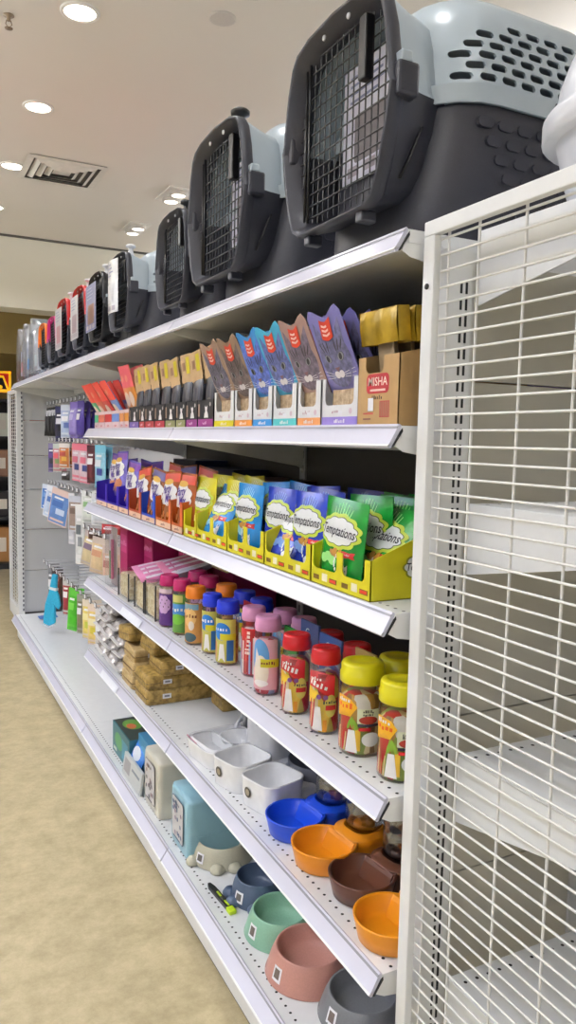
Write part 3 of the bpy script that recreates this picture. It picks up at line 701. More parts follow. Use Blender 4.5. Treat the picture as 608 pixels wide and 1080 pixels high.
def shelf_three():
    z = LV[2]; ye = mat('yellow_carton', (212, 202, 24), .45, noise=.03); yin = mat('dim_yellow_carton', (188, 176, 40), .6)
    C = {}
    GR, DB, LB, YE = ((16, 132, 44), (150, 220, 130), (20, 60, 30)), ((24, 52, 168), (120, 160, 230), (20, 30, 90)), ((24, 130, 200), (140, 210, 240), (20, 60, 120)), ((206, 196, 40), (240, 236, 150), (110, 100, 20))
    for nm, v in (('green', GR), ('dark blue', DB), ('light blue', LB), ('yellow', YE)): pass
    kinds = {'green': GR, 'dark blue': DB, 'light blue': LB, 'yellow': YE}
    def front(p, w):
        for k in (-1, 1):
            u = k*w/4
            for a, b, h in ((-.046, -.022, .010), (-.01, .012, .016), (.02, .05, .010)): p.rectd(FLAT, u+a, u+b, .010, .010+h, .0004, ink(236, 230, 200) if h > .012 else ink(120, 90, 30))
            p.rectd(FLAT, u+.022, u+.046, .012, .018, .0008, ink(220, 60, 40))
    units = [(1.19, 1.424, 'green'), (1.424, 1.658, 'dark blue'), (1.658, 1.892, 'light blue'), (1.892, 2.126, 'yellow'), (2.126, 2.245, 'plain yellow')]
    for a, b, nm in units:
        w = b-a-.003; n = 2 if w > .2 else 1
        cuts = [(-w/2+.008, -.010), (.012, w/2-.022)] if n == 2 else [(-w/2+.012, w/2-.014)]
        def pr(p, w=w):
            front(p, w)
        ty = tray('display_tray', 'yellow display tray %s' % {'green': 'with green treat pouches, nearest end, logo on its side', 'dark blue': 'with dark blue treat pouches', 'light blue': 'holding the light blue treat pouch', 'yellow': 'holding yellow and twisted blue pouches', 'plain yellow': 'at the left end next to the party treat bags'}[nm],
             (.787, (a+b)/2, z), w, .27, .078, .135, cuts, .034, ye, pr, yin)
        if nm == 'green':
            p = MB(); S = lambda u, v, o: (w/2+o, u, v)
            p.decal(S, cloud(.125, .062, .048, .026, 9, .12), .0006, ink(150, 150, 40)); p.decal(S, cloud(.125, .062, .044, .0225, 9, .12), .001, ink(226, 226, 222)); p.text(S, 'Temptations', .125, .062, .021, .0016, ink(22, 22, 40), shear=.18, sx=.84, bold=.012); p.build('side_logo', ty)
    def put(kind, label, x, y, ry=0, rx=-4, group=None, dz=.004):
        t = math.tan(R(ry)); return first_or_dup(C, kind, lambda: temptations(*kinds[kind]), label, 'treat pouch', (x, y, z+dz), group, rx, ry)
    put('green', 'upright green foil treat pouch in the nearest yellow tray', .812, 1.348, 3)
    put('green', 'green foil treat pouch leaning to the right in the nearest yellow tray', .835, 1.278, 0, -24)
    put('dark blue', 'upright dark blue treat pouch right beside the upright green pouch', .826, 1.512, 0, dz=.006)
    put('dark blue', 'dark blue treat pouch leaning between the two upright dark blue pouches', .803, 1.600, 0, -26)
    put('dark blue', 'upright dark blue treat pouch beside the light blue pouch', .842, 1.695, 0)
    put('light blue', 'upright light blue treat pouch, the only one standing straight', .83, 1.86, 0)
    put('light blue', 'light blue pouch twisted over at the front of the yellow pouches', .806, 2.055, 0, -24)
    put('yellow', 'yellow treat pouch with white logo next to the party treat bags', .83, 2.185, 0)
    put('yellow', 'yellow treat pouch just behind the twisted light blue pouch', .858, 2.02, 3)
    g = {k: '%s treat pouches standing behind the front row' % k for k in kinds}
    back = [('green', .875, 1.335, -2), ('green', .91, 1.277, 0), ('green', .95, 1.33, 2), ('green', .985, 1.28, 0), ('dark blue', .885, 1.55, 3), ('dark blue', .925, 1.62, -4), ('dark blue', .965, 1.50, 0),
            ('light blue', .885, 1.80, -4), ('light blue', .93, 1.75, 4), ('yellow', .91, 2.0, 5), ('yellow', .95, 2.09, -4), ('yellow', .885, 2.18, 0), ('yellow', .95, 2.19, 3)]
    for k, x, y, a in back: put(k, 'one of the %s treat pouches standing behind the front row' % k, x, y, a, -2, g[k], dz=.012)
    # party mix bags in printed trays
    kb = {'orange': ((150, 74, 26), (196, 60, 30), (120, 66, 34)), 'blue': ((120, 70, 40), (70, 60, 120), (60, 90, 160)), 'purple': ((120, 110, 190), (110, 50, 150), (190, 120, 90))}
    CP = {}
    def puts(kind, label, x, y, ry=0, rx=-4, group=None, dz=.004, rz=-90):
        return first_or_dup(CP, kind, lambda: party(*kb[kind]), label, 'treat pouch', (x, y, z+dz), group, rx, ry, rz)
    trays = [(2.25, 2.36, 'orange', (190, 84, 26)), (2.362, 2.53, 'orange', (196, 96, 40)), (2.532, 2.70, 'blue', (30, 70, 190)), (2.702, 2.87, 'orange', (176, 70, 40)), (2.872, 3.02, 'purple', (40, 20, 160)), (3.022, 3.205, 'purple', (44, 26, 170)), (3.207, 3.40, 'purple', (50, 30, 160))]
    tl = ['narrow orange tray at the right end of the party treat bags', 'orange tray of the upright party treat bag', 'blue tray among the party treat bags', 'rust brown tray left of the blue one', 'violet tray nearest the party treat bags', 'violet tray in the middle of the purple bags', 'violet tray next to the peg hooks']
    for (a, b, k, c), lab in zip(trays, tl):
        w = b-a-.003
        def pr(p, w=w, c=c):
            p.rectd(FLAT, -w/2+.004, w/2-.004, .003, .022, .0005, ink(236, 200, 170)); p.rectd(FLAT, w/2-.024, w/2-.003, .024, .095, .0005, ink(min(255, c[0]+25), min(255, c[1]+20), min(255, c[2]+30)))
            p.scrib(FLAT, 0, .012, .013, .0009, ink(120, 40, 40))
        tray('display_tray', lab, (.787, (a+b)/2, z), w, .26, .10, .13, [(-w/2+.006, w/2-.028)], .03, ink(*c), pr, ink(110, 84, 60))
    puts('orange', 'upright party treat bag beside the yellow trays', .815, 2.315, 0)
    puts('orange', 'front party treat bag with the clearest lettering', .808, 2.43, -3)
    puts('blue', 'party treat bag standing in the blue tray', .812, 2.60, 5)
    puts('orange', 'party treat bag leaning left behind the rust brown tray', .815, 2.76, -8)
    puts('purple', 'purple treat bag in the violet tray nearest the party treat bags', .82, 2.95, 3, dz=.02)
    puts('purple', 'purple treat bag in the middle violet tray, standing tallest', .815, 3.10, -2, dz=.055)
    puts('purple', 'purple treat bag in the violet tray next to the peg hooks', .84, 3.29, 2, dz=.04)
    for k, x, y, a in (('orange', .90, 2.36, 5), ('blue', .905, 2.53, -5), ('orange', .91, 2.70, 4), ('purple', .91, 2.92, -4), ('purple', .91, 3.08, 4), ('purple', .91, 3.27, -4)):
        puts(k, 'one of the %s party treat bags standing behind the front row' % k, x, y, a, -2, 'spare %s party treat bags' % k, dz=.02)
    # dark stock boxes at the back of the shelf
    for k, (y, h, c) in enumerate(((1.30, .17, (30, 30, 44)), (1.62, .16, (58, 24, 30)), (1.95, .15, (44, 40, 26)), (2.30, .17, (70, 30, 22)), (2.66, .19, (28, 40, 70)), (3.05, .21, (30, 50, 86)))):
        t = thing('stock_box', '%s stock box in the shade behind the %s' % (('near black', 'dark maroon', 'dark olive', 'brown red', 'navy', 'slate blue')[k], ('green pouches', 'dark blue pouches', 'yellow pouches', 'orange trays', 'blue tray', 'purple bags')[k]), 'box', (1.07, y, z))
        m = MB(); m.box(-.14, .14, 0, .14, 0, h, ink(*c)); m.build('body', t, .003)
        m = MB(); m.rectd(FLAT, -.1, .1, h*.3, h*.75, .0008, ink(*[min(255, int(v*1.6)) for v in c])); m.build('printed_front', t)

def lick_pouch(tint, dark):
    """tall pouch with two ears and a tabby cat face print"""
    W, Hh = .128, .158
    b, S = pouch_mesh(W, Hh, .014, mat('matte_%d_%d_%d' % tint, tint, .35, noise=.06), ears=.16)
    S_ = S
    S = lambda u, v, o: S_(u, v*.158/.182, o)
    p = MB(); fur = ink(*dark); ft = mat('tabby_%d' % dark[0], dark, .45, scale=90, rgb2=tuple(min(255, int(c*1.6)) for c in dark)); wh = ink(214, 210, 210)
    p.decal(S, ell(.004, .075, .054, .062, 26), .0007, ft, 6)
    p.decal(S, [(-.048, .10), (-.046, .158), (-.010, .128)], .0010, ft, 3); p.decal(S, [(.052, .10), (.052, .158), (.016, .128)], .0010, ft, 3)
    for sx in (-1, 1):
        for k in range(3): p.decal(S, ell(.004+sx*(.014+.011*k), .112-.004*k, .0022, .016-.002*k, 8, sx*-.3*k), .0012, ink(*[int(c*.5) for c in dark]), 2)
        p.decal(S, ell(.004+sx*.024, .082,   .0115, .0095, 16), .0013, ink(40, 40, 44), 2); p.decal(S, ell(.004+sx*.024, .082, .0105, .0088, 16), .0017, ink(128, 134, 136), 2); p.decal(S, ell(.004+sx*.024, .082, .0058, .0075, 14), .0021, ink(18, 18, 22), 2)
        p.decal(S, ell(.004+sx*.008, .045, .010, .009, 14), .0013, wh, 2)
        for k in range(3): p.decal(S, [(.004+sx*.018, .046-.004*k), (.004+sx*.056, .052-.009*k), (.004+sx*.056, .0512-.009*k), (.004+sx*.018, .045-.004*k)], .0018, ink(230, 230, 232))
    p.decal(S, [(-.006, .062), (.014, .062), (.004, .052)], .0019, ink(120, 80, 84), 2)
    p.rectd(S, -.019, .023, .128, .172, .0017, ink(206, 62, 34), 4, 4)
    for i in range(3): p.rectd(S, -.013, .015-.004*i, .138+.010*i, .143+.010*i, .0023, ink(236, 200, 190), 2)
    r = b.build('treat_pouch'); p.build('printed_front', r)
    m = MB(); m.box(-.052, .052, -.005, .005, -.075, .012, mat('beige_sticks', (206, 184, 150), .5, scale=90, rgb2=(150, 122, 92))); q = m.build('stick_tail', r); q.rotation_euler = (R(-24), 0, 0)
    return r

CAT = [(-.30, 0), (.32, 0), (.30, .20), (.22, .42), (.12, .56), (.16, .66), (.18, .80), (.16, .98), (.06, .86), (-.06, .86), (-.14, .98), (-.18, .80), (-.14, .64), (-.10, .54), (-.22, .34), (-.26, .14)]
def shelf_two():
    z = LV[1]; wh = mat('white_carton', (228, 228, 228), .45)
    C = {}; K = {'yellow': ((158, 132, 112), (72, 70, 84), (226, 210, 30)), 'orange': ((140, 116, 96), (76, 66, 66), (232, 150, 60)), 'blue': ((62, 140, 206), (66, 82, 140), (60, 150, 214)), 'teal': ((70, 170, 205), (70, 78, 120), (84, 190, 190)), 'apricot': ((160, 130, 122), (80, 72, 84), (236, 160, 96)), 'purple': ((120, 116, 176), (74, 74, 100), (150, 130, 206))}
    rows = [('yellow', 1.888, 2.030, 'tan'), ('orange', 1.770, 1.885, 'brown'), ('blue', 1.655, 1.767, 'blue'), ('teal', 1.530, 1.652, 'teal'), ('apricot', 1.420, 1.527, 'mauve brown'), ('purple', 1.268, 1.417, 'purple')]
    for nm, a, b, tn in rows:
        w = b-a-.003
        def pr(p, w=w, nm=nm):
            c = K[nm][2]; p.rectd(FLAT, -w/2, w/2, .0005, .020, .0004, ink(*c)); p.scrib(FLAT, 0, .0105, .011, .0008, ink(246, 240, 236), 7)
            p.scrib(FLAT, -w*.1, .031, .010, .0008, ink(190, 150, 160)); p.decal(FLAT, ell(w*.28, .031, .006, .006, 10), .0006, ink(214, 190, 200))
            p.rectd(FLAT, -.006, .010, .022, .032, .0012, PAPER)
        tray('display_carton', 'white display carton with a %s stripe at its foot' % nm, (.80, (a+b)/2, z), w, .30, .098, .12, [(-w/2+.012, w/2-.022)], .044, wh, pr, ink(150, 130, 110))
        first_or_dup(C, nm, lambda: lick_pouch(K[nm][0], K[nm][1]), 'front %s cat face pouch tilted forward, %s striped carton' % (tn, nm), 'treat pouch', (.820, (a+b)/2+.002, z+.072), None, 25+random.uniform(-2, 2), -1)
        for q in range(3 if nm != 'blue' else 2):
            x = .862+.042*q
            first_or_dup(C, nm, None, 'one of the %s cat face pouches behind the front one, %s stripe carton' % (tn, nm), 'treat pouch', (x, (a+b)/2+random.uniform(-.006, .006), z+.072), 'spare %s cat face pouches' % nm, 27-2*q, random.uniform(-2, 2))
    # brown kraft carton with gold sachets
    kr = mat('brown_kraft_board', (176, 142, 92), .6, noise=.06, scale=40)
    def pr(p):
        p.decal(FLAT, rrect(.0, .078, .074, .036, .010), .0005, ink(176, 34, 40)); p.text(FLAT, 'MISHA', 0, .081, .022, .001, ink(236, 214, 200), bold=.01); p.rectd(FLAT, -.024, .026, .064, .068, .001, ink(226, 190, 180))
        p.scrib(FLAT, 0, .052, .0105, .0006, ink(70, 46, 34)); p.rectd(FLAT, .008, .040, .016, .046, .0005, ink(170, 70, 62))
        for i in range(6): p.rectd(FLAT, .010+.005*i, .0125+.005*i, .018, .044, .0008, ink(150, 110, 80))
        p.rectd(FLAT, -.030, -.012, .028, .052, .0009, PAPER); p.rectd(FLAT, -.046, -.012, .022, .025, .0006, ink(170, 70, 62)); p.rectd(FLAT, -.046, -.02, .012, .015, .0006, ink(120, 70, 60))
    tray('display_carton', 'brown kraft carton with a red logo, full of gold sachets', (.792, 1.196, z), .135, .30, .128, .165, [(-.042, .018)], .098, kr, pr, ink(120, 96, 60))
    gold = mat('gold_foil', (178, 146, 40), .25, metal=.45, noise=.3, scale=26, bump=.7)
    gm = None
    for i in range(8):
        if gm is None:
            b = MB(); rnd = random.Random(3)
            S = lambda u, v: (u, -.010*math.cos(u*9)-.002*math.sin(u*90), v)
            us = [-.062+.124*k/16 for k in range(17)]
            b.surf(lambda u, v: (u, -.012-.004*math.sin(v*50)-.0015*math.sin(u*120), v), us, [.0, .012, .03, .05, .062], gold); b.surf(lambda u, v: (u, .012+.004*math.sin(v*50)+.001*math.sin(u*100), v), us[::-1], [.0, .012, .03, .05, .062], gold)
            for u0 in (us[0], us[-1]): b.add([(u0, -.013, 0), (u0, .013, 0), (u0, .013, .062), (u0, -.013, .062)], [(0, 1, 2, 3)], gold)
            b.add([(us[0], -.014, .062), (us[-1], -.014, .062), (us[-1], .014, .062), (us[0], .014, .062)], [(0, 1, 2, 3)], gold)
            gm = b.build('gold_sachet'); st = MB(); st.box(-.03, .022, .004, .012, -.14, .004, ink(150, 128, 96)); st.build('stick', gm)
            pose(gm, (.812, 1.205, z+.152), -90, 6, 0); tag(gm, 'front gold foil sachet flopping over the kraft carton', 'sachet')
        else: dup(gm, 'one of the gold foil sachets behind the front one in the kraft carton', (.812+.031*i, 1.20-.004*(i % 2), z+.152+.001*i), -90, 'gold sachets in the kraft carton', 4, random.uniform(-2, 2))
    t = thing('stock_box', 'purple and red box standing behind the gold sachets', 'box', (1.10, 1.24, z)); m = MB(); m.box(-.12, .12, 0, .1, 0, .225, ink(140, 120, 190)); m.build('body', t, .003); m = MB(); m.rectd(FLAT, -.05, -.02, .0, .224, .0007, ink(176, 60, 80)); m.build('printed_front', t)
    # black cartons, kraft headed pouches
    ys = [2.035, 2.164, 2.268, 2.364, 2.474, 2.590, 2.704, 2.779, 2.912]; bl = mat('black_carton', (24, 23, 26), .45); CB = {}
    cols = [(150, 60, 130), (150, 60, 130), (150, 150, 100), (150, 150, 100), (176, 50, 64), (176, 60, 64), (176, 66, 60), (120, 100, 170)]
    cn = ['violet, next to the yellow striped carton', 'violet, second from the yellow striped carton', 'olive, beside the violet ones', 'olive, beside the red ones', 'red, beside the olive ones', 'red, middle of the three red ones', 'red, narrow one beside the lilac carton', 'lilac, next to the red and pink pouches']
    kraft = mat('kraft_header', (196, 164, 122), .5, noise=.08); dkp = mat('dark_sachet', (40, 40, 46), .3, noise=.5, scale=60)
    def bpouch():
        w = .085; b, S = pouch_mesh(w, .155, .016, dkp); b.build('x') if 0 else None
        r = b.build('treat_pouch'); p = MB()
        for k in range(5): p.rectd(S, -.034+.014*k, -.026+.014*k, .03, .105, .0007, ink(92, 88, 90) if k % 2 else ink(60, 58, 70), 1, 4)
        p.decal(S, ell(0, .05, .02, .018, 12), .0012, ink(110, 104, 96), 2); p.build('printed_front', r)
        h = MB(); h.surf(lambda u, v: (u, -.004-.5*(v-.13)**1.0*.35, v), [-.046, -.02, 0, .02, .046], [.128, .15, .18, .215], kraft); h.surf(lambda u, v: (u, .001-.5*(v-.13)*.35, v), [.046, .02, 0, -.02, -.046], [.128, .15, .18, .215], kraft)
        hd = h.build('header', r); q = MB(); q.rectd(lambda u, v, o: (u, -.0045-.175*(v-.13)-o, v), .004, .034, .155, .205, .0006, ink(214, 196, 40)); q.rectd(lambda u, v, o: (u, -.0045-.175*(v-.13)-o, v), -.03, -.006, .165, .19, .0006, ink(150, 110, 80)); q.build('header_print', hd)
        return r
    for k in range(8):
        a, b = ys[k], ys[k+1]; w = b-a-.003; c = cols[k]
        def pr(p, w=w, c=c):
            p.rectd(FLAT, -w/2+.004, w/2-.003, .004, .026, .0005, ink(*c)); p.scrib(FLAT, -.004, .015, .012, .0009, ink(236, 220, 230), sx=.8)
            q = .036; p.decal(FLAT, [(x*q*1.5+.006, .030+y*q) for x, y in CAT], .0005, ink(232, 230, 228)); p.decal(FLAT, ell(w*.30, .068, .006, .006, 10), .0006, ink(190, 186, 180)); p.rectd(FLAT, -w/2+.004, -w/2+.018, .034, .07, .0005, ink(150, 128, 110))
        tray('display_carton', 'black display carton with white cat, label strip %s' % cn[k], (.80, (a+b)/2, z), w, .28, .082, .11, [], .05, bl, pr)
        for q in range(4):
            lab = 'front kraft headed pouch in black carton, strip %s' % cn[k]
            first_or_dup(CB, 'b', bpouch, lab if q == 0 else 'one of the kraft headed pouches behind the front row in the black cartons', 'treat pouch', (.818+.05*q, (a+b)/2+random.uniform(-.006, .006), z+.01+.006*(k == 0)+random.uniform(0, .008)), None if q == 0 else 'spare kraft headed pouches', -4, random.uniform(-5, 1)-2)
    # red topped pouches leaning left
    ys = [2.915, 2.987, 3.058, 3.179, 3.301, 3.413, 3.488]; CR = {}
    body = [(214, 140, 60), (226, 150, 90), (120, 150, 214), (196, 60, 60), (206, 110, 90), (80, 180, 130)]
    nm = ['amber, beside the lilac black carton', 'orange, second from the black cartons', 'blue', 'deep red', 'salmon', 'green, next to the peg hooks']
    for k in range(6):
        a, b = ys[k], ys[k+1]; w = b-a-.003; c = body[k]
        def pr(p, w=w, c=c): p.rectd(FLAT, -w/2+.003, w/2-.003, .03, .062, .0005, ink(*c)); p.scrib(FLAT, 0, .015, .014, .0006, ink(200, 70, 70), sx=.7)
        tray('display_carton', 'pink white display carton, coloured band %s' % nm[k], (.80, (a+b)/2, z), w, .26, .075, .10, [], .05, ink(232, 206, 206), pr)
        def rp(c=c):
            b_, S = pouch_mesh(.10, .20, .016, mat('pouch_%d_%d_%d' % c, c, .35)); r = b_.build('treat_pouch'); p = MB()
            p.rectd(S, -.05, .05, .115, .1995, .0007, ink(232, 84, 74) if k > 1 else ink(226, 100, 110), 8, 5); p.decal(S, ell(0, .07, .03, .03, 16), .0008, ink(236, 214, 200), 4); p.decal(S, ell(-.01, .15, .018, .014, 12), .0012, ink(236, 150, 120), 3)
            p.build('printed_front', r); return r
        for q in range(3):
            rnd = random.uniform
            first_or_dup(CR, k, rp, 'front red topped pouch leaning forward, body %s' % nm[k] if q == 0 else 'red topped pouch behind the front one, body %s' % nm[k], 'treat pouch', (.85+.045*q, (a+b)/2+rnd(-.006, .006), z+.022+.03*(k < 2)), None if q == 0 else 'spare red topped pouches, body %s' % nm[k].split(',')[0], (32 if k > 1 else 16)-3*q, rnd(-3, 3))

#@@JARS
def jar(label, x, y, r, h, lid, prints, contents, lidh=.042, grp=None, rim=None):
    t = thing('treat_jar', label, 'jar', (x, y, LV[3]+.0005), -50, grp)
    hb = h-lidh
    m = MB(); m.lathe([(r*.90, 0), (r*.99, .004), (r, .012), (r, hb-.018), (r*.97, hb-.008), (r*.86, hb), (r*.86, hb+.01)], CLEAR, 36, cap1=False); m.build('jar_body', t)
    m = MB(); m.lathe([(r*.84, .004), (r*.93, .010), (r*.93, hb-.035), (r*.7, hb-.025)], contents, 30); c = m.build('contents', t)
    # lid: knurled skirt, step and domed top
    m = MB(); n = 60; R_ = r*1.0
    prof = [(R_*.97, hb-.002), (R_*1.0, hb), (R_*1.0, hb+lidh*.42), (R_*.955, hb+lidh*.48), (R_*.955, hb+lidh*.80), (R_*.90, hb+lidh*.93), (R_*.62, hb+lidh*.99), (R_*.58, hb+lidh*.95), (R_*.2, hb+lidh*.95)]
    rings = []
    for i, (rr, zz) in enumerate(prof):
        rings.append([(rr*(1+(.010 if (k % 2 and i in (1, 2, 3, 4)) else 0))*math.cos(2*PI*k/n), rr*(1+(.010 if (k % 2 and i in (1, 2, 3, 4)) else 0))*math.sin(2*PI*k/n), zz) for k in range(n)])
    m.loft(rings, lid, True, True, True); m.build('lid', t)
    S = lambda u, v, o: ((r+.0006+o)*math.sin(u/r), -(r+.0006+o)*math.cos(u/r), v)
    p = MB(); prints(p, S, r, hb); p.build('label_print', t)
    return t
def band(p, S, a, b, z0, z1, off, m, n=14): p.rectd(S, a, b, z0, z1, off, m, n, 1)

def pr_yellow(p, S, r, h):
    yl, wh, rd = ink(236, 176, 30), ink(236, 234, 230), ink(196, 36, 40)
    p.decal(S, [(-r*1.05, h*.82), (-r*.2, h*.80), (r*.12, h*.70), (-r*.2, h*.56), (-r*1.05, h*.52)], .0003, yl, 5)
    p.scrib(S, -r*.55, h*.70, .017, .0008, ink(226, 96, 20), rot=-.08, n=5); p.scrib(S, -r*.55, h*.77, .012, .0008, wh, n=5)
    band(p, S, r*.12, r*1.15, h*.48, h*.68, .0005, ink(226, 230, 196)); p.scrib(S, r*.62, h*.645, .0085, .0010, ink(40, 40, 44), sx=.8); p.scrib(S, r*.62, h*.605, .0085, .0010, ink(40, 40, 44), sx=.8)
    p.decal(S, ell(r*.62, h*.53, r*.42, h*.055, 18), .0009, ink(176, 60, 44), 5); p.rectd(S, r*.16, r*1.15, h*.44, h*.475, .0009, ink(60, 58, 70), 8); p.rectd(S, r*.2, r*.72, h*.38, h*.425, .0009, rd, 5)
    p.decal(S, ell(r*.75, h*.26, r*.42, h*.10, 18), .0005, ink(232, 234, 226), 5)
    p.rectd(S, r*.05, r*.28, h*.10, h*.40, .0006, ink(226, 180, 50), 3, 2)
    p.decal(S, [(-r*.42, h*.07), (r*.16, h*.07), (r*.02, h*.38), (-r*.28, h*.38)], .0010, wh, 4)
    for k in range(5): p.decal(S, [(-r*(1.0-.12*k), h*.08), (-r*(.94-.12*k), h*.08), (-r*(.90-.13*k), h*(.42-.02*k)), (-r*(.95-.13*k), h*(.42-.02*k))], .0007+.0001*k, (rd, ink(226, 200, 150), ink(180, 80, 50))[k % 3], 2)
    for k in range(3): p.decal(S, ell(-r*.25+r*.14*k, h*(.46+.03*(k % 2)), r*.07, h*.08, 10, .3*(k-1)), .0007, ink(130, 170, 50), 2)
def pr_red(p, S, r, h):
    rd, wh = ink(200, 24, 32), ink(236, 232, 228)
    p.decal(S, [(-r*1.1, h*.88), (r*1.0, h*.84), (r*1.0, h*.50), (r*.2, h*.58), (-r*1.1, h*.66)], .0003, rd, 6)
    p.decal(S, [(-r*1.1, h*.66), (-r*.1, h*.60), (-r*.5, h*.45), (-r*1.1, h*.42)], .0004, ink(236, 196, 50), 4)
    p.scrib(S, -r*.1, h*.70, .017, .0008, wh, rot=-.25, n=5); p.scrib(S, -r*.3, h*.79, .011, .0008, wh, n=5)
    for sx in (-.05, .4): p.decal(S, ell(r*sx, h*.54, r*.16, h*.035, 14), .0009, ink(120, 70, 130), 3)
    p.decal(S, ell(r*.75, h*.42, r*.42, h*.16, 20), .0006, ink(206, 190, 90), 5); p.rectd(S, r*.4, r*1.1, h*.36, h*.43, .0011, ink(196, 40, 40), 5); p.scrib(S, r*.75, h*.47, .010, .0011, ink(50, 60, 60))
    p.decal(S, [(-r*.5, h*.06), (r*.22, h*.06), (r*.06, h*.40), (-r*.32, h*.40)], .0010, wh, 4)
    for k in range(4): p.decal(S, [(-r*(.9-.16*k), h*.10), (-r*(.82-.16*k), h*.10), (-r*(.66-.16*k), h*.50), (-r*(.74-.16*k), h*.50)], .0007, (rd, ink(226, 206, 160))[k % 2], 2)
    p.rectd(S, r*.25, r*.5, h*.05, h*.22, .0008, ink(226, 150, 40), 3)
def pr_pink(p, S, r, h):
    band(p, S, -r*1.2, r*1.2, h*.10, h*.88, .0002, ink(226, 170, 180)); p.decal(S, ell(-r*.2, h*.60, r*.75, h*.28, 22), .0005, ink(90, 150, 206), 6); p.decal(S, ell(-r*.1, h*.38, r*.62, h*.25, 20), .0008, ink(226, 214, 196), 5)
    p.decal(S, [(-r*.6, h*.5), (-r*.5, h*.74), (-r*.2, h*.58)], .0011, ink(226, 214, 206), 3); p.rectd(S, -r*.1, r*1.3, h*.45, h*.58, .0014, ink(206, 196, 40), 8); p.scrib(S, r*.5, h*.515, .011, .002, ink(120, 60, 40))
    p.decal(S, ell(-r*.1, h*.2, r*.6, h*.05, 16), .0011, ink(236, 230, 226), 4)
def pr_stripe(p, S, r, h):
    band(p, S, -r*1.2, r*1.2, h*.30, h*.86, .0002, ink(186, 36, 40))
    for k in range(6): p.rectd(S, -r*.9+r*.32*k, -r*.75+r*.32*k, h*.06, h*(.7-.06*(k % 2)), .0006, (ink(150, 170, 210), ink(226, 220, 214), ink(206, 100, 90))[k % 3], 2)
    p.scrib(S, 0, h*.62, .02, .0012, ink(236, 220, 210), rot=1.57)
def pr_blue(p, S, r, h):
    band(p, S, -r*1.2, r*1.2, h*.06, h*.9, .0002, ink(196, 190, 90)); p.decal(S, ell(-r*.1, h*.66, r*.8, h*.17, 20), .0005, ink(30, 120, 206), 6); p.rectd(S, -r*.2, r*1.2, h*.50, h*.62, .0010, ink(206, 196, 30), 8)
    p.decal(S, [(-r*.4, h*.08), (r*.3, h*.08), (r*.14, h*.42), (-r*.22, h*.42)], .0010, ink(236, 234, 230), 4); p.rectd(S, r*.4, r*1.0, h*.1, h*.5, .0006, ink(40, 100, 160), 4)
    for k in range(4): p.decal(S, [(-r*(1.0-.12*k), h*.10), (-r*(.94-.12*k), h*.10), (-r*(.84-.12*k), h*.46), (-r*(.9-.12*k), h*.46)], .0008, (ink(200, 60, 30), ink(226, 206, 160))[k % 2], 2)
    p.scrib(S, -r*.1, h*.70, .016, .0012, ink(236, 236, 240), n=5)
def pr_orange(p, S, r, h):
    band(p, S, -r*1.2, r*1.2, h*.06, h*.90, .0002, ink(206, 150, 80)); p.decal(S, ell(-r*.1, h*.6, r*.7, h*.2, 18), .0005, ink(232, 190, 120), 5); p.rectd(S, -r*.8, r*.8, h*.76, h*.88, .0006, ink(110, 150, 170), 6); p.decal(S, ell(r*.1, h*.42, r*.3, h*.1, 14), .0010, ink(226, 216, 206), 4); p.decal(S, ell(-r*.1, h*.17, r*.7, h*.1, 16), .0007, ink(60, 90, 100), 4)
    p.scrib(S, -r*.1, h*.62, .016, .0011, ink(120, 50, 20))
def pr_green(p, S, r, h):
    band(p, S, -r*1.2, r*1.2, h*.06, h*.92, .0002, ink(90, 140, 60)); band(p, S, -r*1.1, r*1.1, h*.45, h*.7, .0005, ink(70, 140, 210)); p.decal(S, ell(0, h*.36, r*.8, h*.12, 16), .0008, ink(110, 180, 60), 4); p.rectd(S, -r*.7, r*.6, h*.74, h*.9, .0007, ink(200, 190, 110), 5); p.scrib(S, 0, h*.58, .02, .0011, ink(236, 236, 220))
def pr_violet(p, S, r, h):
    band(p, S, -r*1.2, r*1.2, h*.05, h*.80, .0002, ink(84, 44, 120)); p.decal(S, cloud(-r*.1, h*.55, r*.7, h*.20, 8, .14), .0005, ink(206, 170, 214), 5)
    for k in range(7): p.decal(S, ell(-r*.6+r*.18*k, h*(.5+.08*(k % 3)), r*.05, h*.025, 8), .0010, ink(60, 24, 70), 1)
    p.rectd(S, -r*.8, r*.8, h*.82, h*.92, .0006, ink(226, 200, 210), 6)

